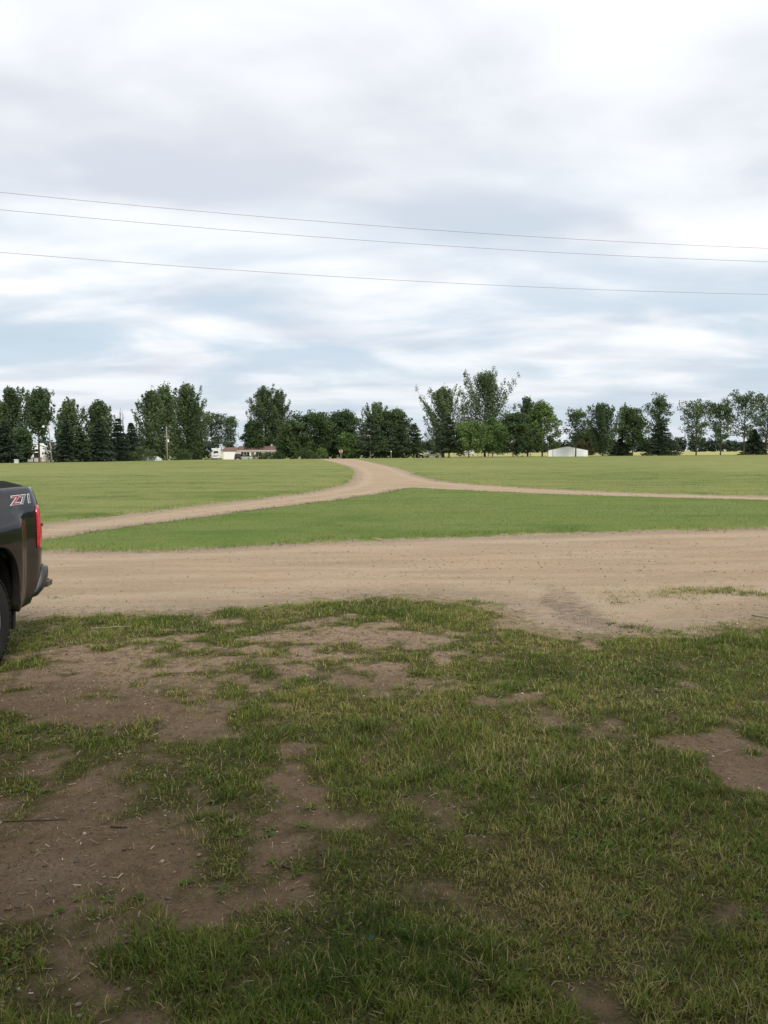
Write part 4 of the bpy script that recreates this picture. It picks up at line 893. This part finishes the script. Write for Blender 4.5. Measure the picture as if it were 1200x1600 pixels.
# red-roofed house with garage
zb = -0.55
H1 = empty('house', (-40, 243, zb), 0, 'low cream house with brown-red roof and attached white-doored garage', 'house')
hx = lambda v: v+40.0
MB().prism([(0.0, 0), (8.0, 0), (8.0, 2.62), (4.0, 3.9), (0.0, 2.62)], 'x', hx(-43.2), hx(-32.4)).build('wall', M_CREAM, H1)
r = gable(MB(), hx(-43.2), hx(-32.4), 0, 8, 2.66, 3.95, along='x').build('roof', M_ROOFR, H1)
MB().box(6.0, 6.5, 4.6, 5.2, 3.6, 4.5).build('chimney', M_CREAM, r)
MB().box(hx(-43.5), hx(-32.1), -0.36, -0.32, 2.50, 2.66).build('gutter', M_WHITE, H1)
gw = MB().prism([(-2.2, 0), (5.0, 0), (5.0, 2.60), (1.4, 3.5), (-2.2, 2.60)], 'x', hx(-47.2), hx(-43.22)).build('garage_wall', M_CREAM, H1)
gable(MB(), hx(-47.1), hx(-43.4), -2.2, 5.0, 2.64, 3.55, over=0.25, along='x').build('garage_roof', M_ROOFR, H1)
gd = MB().box(hx(-46.9), hx(-43.6), -2.24, -2.20, 0.0, 2.25).build('garage_door', M_WHITE, H1)
for k in range(4): MB().box(hx(-46.85), hx(-43.65), -2.27, -2.242, 0.04+k*0.555, 0.56+k*0.555, 0.01).build('door_panel', M_WHITE, gd)
window(H1, hx(-42.2), hx(-39.7), -0.04, 0.7, 2.25, n=3); window(H1, hx(-37.8), hx(-36.2), -0.04, 1.0, 2.25); window(H1, hx(-34.8), hx(-33.4), -0.04, 1.0, 2.25)
d_ = MB().box(hx(-39.2), hx(-38.3), -0.06, -0.003, 0.1, 2.2).build('door', M_DECK, H1); MB().lathe([(-0.14, 0.03), (-0.06, 0.03)], 'y', (hx(-38.4), 0, 1.1), 10).build('door_handle', M_GALV, d_)

# small white house seen between the trees at the left
H2 = empty('house', (-85.7, 203, gz(-85.7, 203)), 0, 'small white gabled house with arched window between the left trees', 'house')
MB().box(-6.5, 5.5, 1.5, 8.5, 0, 3.1).build('wall', M_WHITE, H2); gable(MB(), -6.5, 5.5, 1.5, 8.5, 3.14, 4.5, along='x').build('roof', plain('grey_shingle', (0.22, 0.22, 0.23), 0.9), H2)
MB().prism([(-2.1, 0), (2.1, 0), (2.1, 3.75), (0, 4.55), (-2.1, 3.75)], 'y', 0.0, 3.5).build('front_gable', M_WHITE, H2)
gable(MB(), -2.1, 2.1, 0, 3.5, 3.80, 4.62, over=0.28, along='y').build('gable_roof', M_SIGNW, H2)
window(H2, -0.75, 0.75, -0.03, 1.15, 2.35, n=1)
ar = [(0.75*math.cos(a), 2.62+0.62*math.sin(a)) for a in np.linspace(0, math.pi, 14)]; MB().prism(ar, 'y', -0.05, 0.02).build('arched_window', M_GLASS, H2)
a2 = [(0.87*math.cos(a), 2.60+0.75*math.sin(a)) for a in np.linspace(0, math.pi, 14)]; MB().prism(a2, 'y', -0.03, -0.004).build('arched_window_frame', M_SIGNW, H2)

# brown railing in front of it
RL = empty('railing', (-69.5, 163, gz(-69.5, 163)), 0, 'brown wooden deck railing below the small white house', 'railing')
for x in np.arange(-2.9, 3.0, 1.45): MB().box(x-0.06, x+0.06, -0.06, 0.06, 0, 1.15).build('post', M_DECK, RL)
for z in (0.15, 0.95): MB().box(-2.95, 2.95, -0.085, -0.062, z, z+0.12).build('rail', M_DECK, RL)
for x in np.arange(-2.75, 2.8, 0.22): MB().box(x-0.035, x+0.035, -0.06, -0.03, 0.08, 1.05).build('baluster', M_DECK, RL)

# pale utility cabinet on the lawn edge
UC = empty('utility_cabinet', (-57.25, 128, gz(-57.25, 128)), 0.2, 'pale green utility cabinet on the lawn edge at far left', 'cabinet')
MB().box(-0.34, 0.34, -0.3, 0.3, 0, 0.07).build('pad', M_WOOD, UC); MB().box(-0.30, 0.30, -0.26, 0.26, 0.07, 0.58, 0.02).build('cabinet_body', M_GREENBOX, UC); MB().prism([(-0.30, 0.58), (0.30, 0.58), (0.30, 0.62), (-0.30, 0.70)], 'x', -0.33, 0.33).build('lid', M_GREENBOX, UC)

# leaning lamp pole
LP = empty('lamp_pole', (-55.4, 137, gz(-55.4, 137)), 0, 'leaning grey yard lamp pole with arm, left side lawn edge', 'lamp pole')
MB().tube([(0, 0, -0.3), (-0.15, 0, 3), (-0.36, 0, 6.3)], [0.10, 0.09, 0.075], 10).build('pole', M_WOOD, LP, True)
MB().tube([(-0.35, 0, 6.05), (-0.8, 0, 6.18), (-1.15, 0, 6.14)], 0.03, 6).build('arm', M_GALV, LP)
MB().lathe([(0.0, 0.06), (0.06, 0.19), (0.26, 0.20), (0.36, 0.08)], 'z', (-1.2, 0, 5.84), 14).build('lamp_head', M_SIGNW, LP)
MB().box(-0.24, 0.02, -0.2, -0.1, 5.75, 6.05, 0.02).build('lamp_control_box', M_SIGNW, LP)

# utility pole with crossarm and transformer
UP = empty('utility_pole', (-45.3, 172, gz(-45.3, 172)), 0, 'weathered utility pole with short crossarm and transformer before the cottonwood clump', 'utility pole')
MB().tube([(0, 0, -0.3), (-0.03, 0, 3.5), (-0.08, 0, 7.1)], [0.14, 0.125, 0.10], 10).build('pole', M_WOOD, UP, True)
MB().box(-0.55, 0.45, -0.18, -0.08, 4.92, 5.04).build('crossarm', M_WOOD, UP)
MB().lathe([(0, 0.15), (0.02, 0.17), (0.5, 0.17), (0.56, 0.10)], 'z', (0.26, -0.05, 3.85), 14).build('transformer', M_SIGNW, UP)
for x in (-0.48, 0.38, -0.08): MB().lathe([(0, 0.03), (0.05, 0.05), (0.12, 0.03)], 'z', (x, -0.13 if x != -0.08 else 0, 5.04 if x != -0.08 else 7.1), 8).build('insulator', M_GALV, UP)

# tarped pile
def tarp():
    xs = np.linspace(-1.95, 1.95, 27); ys = np.linspace(-0.9, 0.9, 11); X, Y = np.meshgrid(xs, ys)
    Z = 1.0*np.clip(1-np.abs(X/1.95)**3.5, 0, 1)**0.5*np.clip(1-np.abs(Y/0.9)**4, 0, 1)**0.5*(0.86+0.5*(fbm(X+50, Y, 0.6, 3, 3)-0.5))
    n = len(xs); i = (np.arange(len(ys)-1)[:, None]*n+np.arange(n-1)[None, :]).ravel()
    me = np_mesh('tarp', np.stack([X.ravel(), Y.ravel(), Z.ravel()], -1), [np.stack([i, i+1, i+n+1, i+n], -1)], smooth=True)
    r = empty('tarped_pile', (-48.2, 171, gz(-48.2, 171)), 0, 'low pale grey tarped pile at the foot of the utility pole', 'pile'); mobj('tarp', me, M_TARP, r)
    for k in range(5): MB().tube([(-1.7+k*0.85, -0.95, 0.02), (-1.7+k*0.85, -0.6, 0.72), (-1.65+k*0.85, 0, 1.02)], 0.012, 5).build('rope', M_DARK, r)
tarp()

# trailers, rail fence
def box_trailer(name, x, y, w, l, h, rz, label, cat, wheel=True, z0=0.35, mat=M_WHITE):
    t = empty(name, (x, y, gz(x, y)), rz, label, cat)
    MB().box(-w/2, w/2, -l/2, l/2, z0, z0+h, 0.05).build('box_body', mat, t); MB().box(-w/2-0.01, w/2+0.01, -l/2-0.012, -l/2+0.05, z0-0.06, z0+0.05).build('bumper_bar', M_DARK, t)
    MB().box(-w/2-0.015, w/2+0.015, -l/2-0.015, l/2+0.015, z0+h-0.10, z0+h-0.04).build('roof_trim', M_GALV, t)
    MB().box(-w/2+0.18, w/2-0.18, -l/2-0.02, -l/2-0.005, z0+0.1, z0+h-0.18).build('rear_door', mat, t)
    if wheel:
        for s in (-1, 1): wheel_small(t, s*(w/2-0.05), 0.2, 0.33, 0.2)
    return t
box_trailer('utility_trailer', -62.0, 171, 2.5, 4.0, 1.05, 0.05, 'low white trailer with dark underside behind the open pine', 'trailer', z0=0.42)
box_trailer('cargo_trailer', -59.4, 173, 2.1, 3.6, 1.25, -0.05, 'white box trailer left of the big skirted spruce', 'trailer', z0=0.3)
RF = empty('rail_fence', (-57.5, 179, gz(-57.5, 179)), 0.05, 'low white rail fence under the black spruces', 'fence')
for x in np.arange(-3.4, 3.5, 1.7): MB().box(x-0.06, x+0.06, -0.06, 0.06, 0, 0.95).build('post', M_WHITE, RF)
for z in (0.30, 0.72): MB().box(-3.45, 3.45, -0.09, -0.062, z, z+0.13).build('rail', M_WHITE, RF)

# camper beside the garage
CP = empty('camper', (-46.25, 228, gz(-46.25, 228)), 0.12, 'white camper trailer parked left of the garage', 'camper')
MB().prism([(-3.3, 0.55), (3.0, 0.55), (3.3, 1.2), (3.3, 2.9), (3.05, 3.22), (-3.1, 3.32), (-3.3, 3.15)], 'x', -1.25, 1.25).build('camper_body', M_CARW, CP)
MB().box(-1.72, -1.26, -1.6, 1.2, 0.9, 2.5, 0.05).build('slide_out', M_CARW, CP)
w_ = MB().box(-0.55, 0.55, -3.34, -3.29, 2.05, 2.55, 0.03).build('rear_window', M_GLASS, CP)
MB().box(-1.1, 1.1, -3.325, -3.302, 1.30, 1.42).build('stripe', M_GALV, CP); MB().box(-0.9, 0.3, -3.327, -3.302, 1.10, 1.2).build('stripe', M_DARK, CP)
MB().box(-1.2, 1.2, -3.45, -3.30, 0.48, 0.62).build('bumper', M_DARK, CP)
for s in (-1, 1): MB().box(s*1.0, s*1.18, -3.34, -3.30, 0.75, 1.0).build('tail_lamp', M_LENS, CP)
for s in (-1, 1):
    for y in (-0.2, 0.65): wheel_small(CP, s*1.12, y, 0.36, 0.22)
MB().box(-0.35, 0.35, -0.5, 0.4, 3.30, 3.56, 0.06).build('roof_unit', M_CARW, CP)

def car(name, x, y, rz, label, cat, mat, kind='sedan', s=1.0):
    t = empty(name, (x, y, gz(x, y)), rz, label, cat); t.scale = (s, s, s)
    L = {'sedan': [(-2.25, 0.3), (2.2, 0.3), (2.28, 0.6), (2.2, 0.95), (1.6, 1.0), (-0.9, 1.0), (-2.1, 0.85), (-2.3, 0.6)], 'suv': [(-2.3, 0.4), (2.25, 0.4), (2.3, 0.8), (2.25, 1.15), (-0.95, 1.15), (-2.15, 1.02), (-2.35, 0.7)], 'pickup': [(-2.7, 0.42), (2.65, 0.42), (2.7, 0.8), (2.68, 1.18), (-1.2, 1.18), (-2.55, 1.08), (-2.75, 0.75)]}[kind]
    C = {'sedan': [(-1.0, 0.99), (1.7, 0.99), (1.05, 1.42), (-0.25, 1.43)], 'suv': [(-1.05, 1.14), (2.22, 1.14), (2.0, 1.76), (-0.3, 1.78)], 'pickup': [(-1.3, 1.17), (0.95, 1.17), (0.75, 1.78), (-0.55, 1.80)]}[kind]
    def loft(P, w0, w1, zlo, zhi, nm, m, inset=0.0):
        b = MB(); b.prism(P, 'x', -w0, w0)
        for v in b.bm.verts: v.co.x *= 1+(w1/w0-1)*max(0, min(1, (v.co.z-zlo)/(zhi-zlo)))
        return b.build(nm, m, t)
    o = loft(L, 0.92, 0.88, 0.3, 1.1, 'body', mat)
    g = loft(C, 0.86, 0.68, C[0][1], C[2][1], 'glasshouse', M_GLASS)
    MB().box(-0.67, 0.67, C[3][0]+0.05, C[2][0]-0.05, C[3][1]-0.02, C[3][1]+0.035, 0.015).build('roof', mat, t)
    ax = 1.35 if kind != 'pickup' else 1.65
    for sx in (-1, 1):
        for sy in (-1, 1): wheel_small(t, sx*0.84, sy*ax, 0.33 if kind == 'sedan' else 0.38, 0.2)
        MB().box(sx*0.55, sx*0.86, -L[-1][0]*-1-0.015, L[-1][0]+0.1, 0.62, 0.76).build('headlight', M_SIGNW, t); MB().box(sx*0.6, sx*0.86, L[2][0]-0.08, L[2][0]+0.012, 0.72, 0.92).build('tail_lamp', M_LENS, t)
    if kind == 'pickup': MB().box(-0.80, 0.80, 1.05, 2.6, 1.182, 1.19).build('bed_opening', M_DARK, t)
    return t
car('parked_car', -41.0, 231.5, math.pi+0.08, 'dark navy car parked right of the garage door', 'car', M_NAVY, 'suv')
car('parked_car', -38.4, 230.0, math.pi/2-0.5, 'pale green car in front of the house windows', 'car', M_PALEG, 'sedan')
car('parked_pickup', 13.9, 236.0, math.pi/2+0.25, 'white pickup parked far off in the sky gap between the trees', 'truck', M_CARW, 'pickup', 0.9)

# far machine beside the pickup
TR = empty('tractor', (10.6, 240, gz(10.6, 240)), math.pi/2+0.3, 'small faded red tractor left of the far white pickup', 'tractor')
MB().prism([(-1.2, 0.45), (0.1, 0.45), (0.1, 1.0), (-1.15, 0.92)], 'x', -0.28, 0.28).build('bonnet', M_BARNRED, TR)
MB().box(-0.3, 0.3, 0.1, 1.0, 0.4, 0.72, 0.05).build('rear_housing', M_BARNRED, TR); MB().box(-0.22, 0.22, 0.45, 0.85, 0.78, 0.86, 0.02).box(-0.22, 0.22, 0.82, 0.88, 0.86, 1.2, 0.02).build('seat', M_DARK, TR)
for s in (-1, 1):
    wheel_small(TR, s*0.55, 0.65, 0.6, 0.3); wheel_small(TR, s*0.42, -0.95, 0.34, 0.18)
    MB().prism([(0.05, 0.9), (0.2, 1.2), (0.65, 1.28), (1.1, 1.2), (1.1, 1.16), (0.65, 1.24), (0.22, 1.15)], 'x', s*0.38, s*0.70).build('mudguard', M_BARNRED, TR)
MB().tube([(0, 0.1, 0.9), (0, 0.32, 1.15)], 0.02, 6).build('steering_column', M_DARK, TR); MB().tube([(0.12, -0.6, 0.95), (0.12, -0.6, 1.45)], 0.03, 8).build('exhaust', M_DARK, TR)
box_trailer('travel_trailer', 27.1, 262, 2.9, 2.2, 1.5, 0.0, 'white travel trailer half hidden under the rounded maple', 'trailer', z0=0.55)
box_trailer('equipment_box', 16.5, 232, 0.75, 0.75, 1.35, 0.0, 'upright pale box right of the far white pickup', 'box', wheel=False, z0=0.02, mat=M_TARP)

# white shed
SH = empty('shed', (50.2, 224, gz(50.2, 224)), -0.2, 'long white metal shed with dark low-pitched roof', 'shed')
MB().prism([(-5.3, 0), (5.3, 0), (5.3, 1.72), (0, 2.78), (-5.3, 1.72)], 'y', 0, 13).build('wall', M_WHITE, SH)
gable(MB(), -5.3, 5.3, 0, 13, 1.80, 2.84, t=0.10, over=0.18, along='y').build('roof', M_ROOFD, SH)
for s in (-1, 1): MB().box(s*5.22, s*5.34, -0.035, 0.1, 0, 1.74).build('corner_trim', M_ROOFD if s < 0 else M_WHITE, SH)
for k in range(20): MB().box(-5.1+k*0.535, -5.07+k*0.535, -0.022, 0.0, 0.02, 1.70+1.0*(1-abs(-5.1+k*0.535)/5.3)).build('panel_rib', M_WHITE, SH)
MB().box(1.2, 4.2, -0.05, -0.024, 0.03, 1.62).build('sliding_door', M_CARW, SH)
PP = empty('pole', (44.1, 214, gz(44.1, 214)), 0, 'thin dark pole just left of the white shed', 'pole'); MB().tube([(0, 0, -0.2), (0, 0, 4.3)], [0.06, 0.045], 8).build('shaft', M_DARK, PP); MB().lathe([(0, 0.05), (0.05, 0.08), (0.1, 0.02)], 'z', (0, 0, 4.3), 8).build('cap', M_DARK, PP)

# stop sign
SS = empty('stop_sign', (-9.9, 190, gz(-9.9, 190)), 0.0, 'red octagonal stop sign at the far end of the gravel road', 'sign')
oc = lambda r: [(r*math.cos(math.pi/8+k*math.pi/4), 1.78+r*math.sin(math.pi/8+k*math.pi/4)) for k in range(8)]
MB().box(-0.04, 0.04, -0.03, 0.03, -0.3, 2.2).build('post', M_GALV, SS)
MB().prism(oc(0.45), 'y', -0.045, -0.033).build('sign_border', M_SIGNW, SS); MB().prism(oc(0.42), 'y', -0.052, -0.046).build('sign_face', M_RED, SS)
me = text_mesh('STOP', 0.33, 0.004); v = np.empty(len(me.vertices)*3, np.float32); me.vertices.foreach_get('co', v); v = v.reshape(-1, 3)
v = np.stack([(v[:, 0]-v[:, 0].mean())*0.95, np.full(len(v), -0.056), v[:, 1]+1.66], -1).astype(np.float32); me.vertices.foreach_set('co', v.ravel()); me.materials.clear(); me.update(); mobj('lettering', me, M_SIGNW, SS)
for (x, y, h, lab) in ((1.8, 199.5, 1.75, 'pale marker post with small box between the pines'), (13.0, 214, 1.0, 'short white post right of the rightmost pine')):
    P_ = empty('marker_post', (x, y, gz(x, y)), 0, lab, 'post'); MB().box(-0.06, 0.06, -0.06, 0.06, -0.1, h-0.3).build('post', M_WOOD, P_); MB().prism([(-0.16, h-0.3), (0.16, h-0.3), (0.16, h-0.05), (0, h+0.05), (-0.16, h-0.05)], 'y', -0.18, 0.14).build('box_head', M_TARP, P_)

# power lines crossing above the lot
for nm, zc, lab in (('a', 8.01, 'uppermost of the three power lines crossing the sky'), ('b', 7.59, 'middle of the three power lines crossing the sky'), ('c', 6.555, 'lowest of the three power lines crossing the sky')):
    P = [(x, 23.4+0.28*x, zc+0.00142*(x-1.2)**2) for x in np.linspace(-45, 48, 120)]
    o = MB().tube(P, 0.0048, 6).build('power_line', M_WIRE, None, True); tag(o, lab, 'power line', 'power lines crossing the sky')

# unseen house, added behind the viewer to shade the near yard
HSHADE = empty('house', (0, -1.6, 0), 0, 'unseen two-storey pale house added behind the viewer to shade the near yard', 'house')
MB().prism([(0, 0), (-9, 0), (-9, 4.6), (-4.5, 6.3), (0, 4.6)], 'x', -9, 10).build('wall', M_CREAM, HSHADE)
gable(MB(), -9, 10, -9, 0, 4.65, 6.4, over=0.5, along='x').build('roof', M_ROOFR, HSHADE)
for x in (-6, -2.5, 3.2, 7):
    for z in (1.0, 3.3): window(HSHADE, x-0.6, x+0.6, 0.04, z, z+1.3)
MB().box(-0.1, 0.85, 0.004, 0.06, 0.1, 2.15).build('door', M_WHITE, HSHADE)

# ------------------------------------------------------------------ twigs and scraps on the soil
def twig(x, y, L, r, az, seed, label, mat=M_BARK, group='twigs lying on the yard'):
    q = np.random.default_rng(seed); n = 7; P = []
    for k in range(n):
        t = k/(n-1)-0.5; xx = x+L*t*math.cos(az)+q.normal(0, L*0.018); yy = y+L*t*math.sin(az)+q.normal(0, L*0.018); P.append((xx, yy, gz(xx, yy)+r*0.8+q.random()*0.004))
    m = MB().tube(P, np.linspace(r, r*0.45, n), 6); p = P[3]; m.tube([p, (p[0]+L*0.16*math.cos(az+0.7), p[1]+L*0.16*math.sin(az+0.7), p[2]+0.006)], [r*0.6, r*0.25], 5)
    tag(m.build('twig', mat, None, True), label, 'twig', group)
twig(-1.66, 3.76, 0.30, 0.0035, 0.12, 1, 'longest dark twig on the bare soil at the left edge')
twig(-1.24, 3.69, 0.08, 0.005, -0.1, 2, 'short thick dark twig alone on the brown soil patch')
twig(-1.66, 6.39, 0.30, 0.003, 0.05, 3, 'long dark twig on the sandy soil near the truck')
twig(3.96, 8.42, 0.26, 0.010, -0.75, 4, 'pale broken stick on the gravel at the right edge', M_BARKG)
twig(-0.92, 2.79, 0.08, 0.004, 0.2, 5, 'short dark twig at the lower left between grass tufts')
twig(-0.40, 3.31, 0.08, 0.005, -0.5, 6, 'small dark twig in the middle of the littered soil')
twig(0.62, 6.35, 0.25, 0.006, 0.3, 7, 'thin curved twig on the grass right of the tan soil patch')
twig(-2.75, 8.15, 0.38, 0.007, 0.08, 8, 'pale stick in the grass behind the truck bumper', M_BARKG)
def scrap():
    bm = bmesh.new(); q = np.random.default_rng(9); g0 = gz(-0.06, 2.79)
    vs_ = [[bm.verts.new((-0.06+i*0.006+q.normal(0, 0.001), 2.79+j*0.006+q.normal(0, 0.001), g0+0.022+q.normal(0, 0.003))) for i in range(4)] for j in range(4)]
    for i in range(3):
        for j in range(3): bm.faces.new((vs_[j][i], vs_[j][i+1], vs_[j+1][i+1], vs_[j+1][i]))
    bmesh.ops.solidify(bm, geom=bm.faces[:], thickness=0.0008); me = bpy.data.meshes.new('litter_scrap'); bm.to_mesh(me); bm.free()
    tag(mobj('litter_scrap', me, plain('teal_plastic', (0.03, 0.30, 0.36), 0.4)), 'tiny teal plastic scrap in the grass near the bottom', 'litter')
scrap()
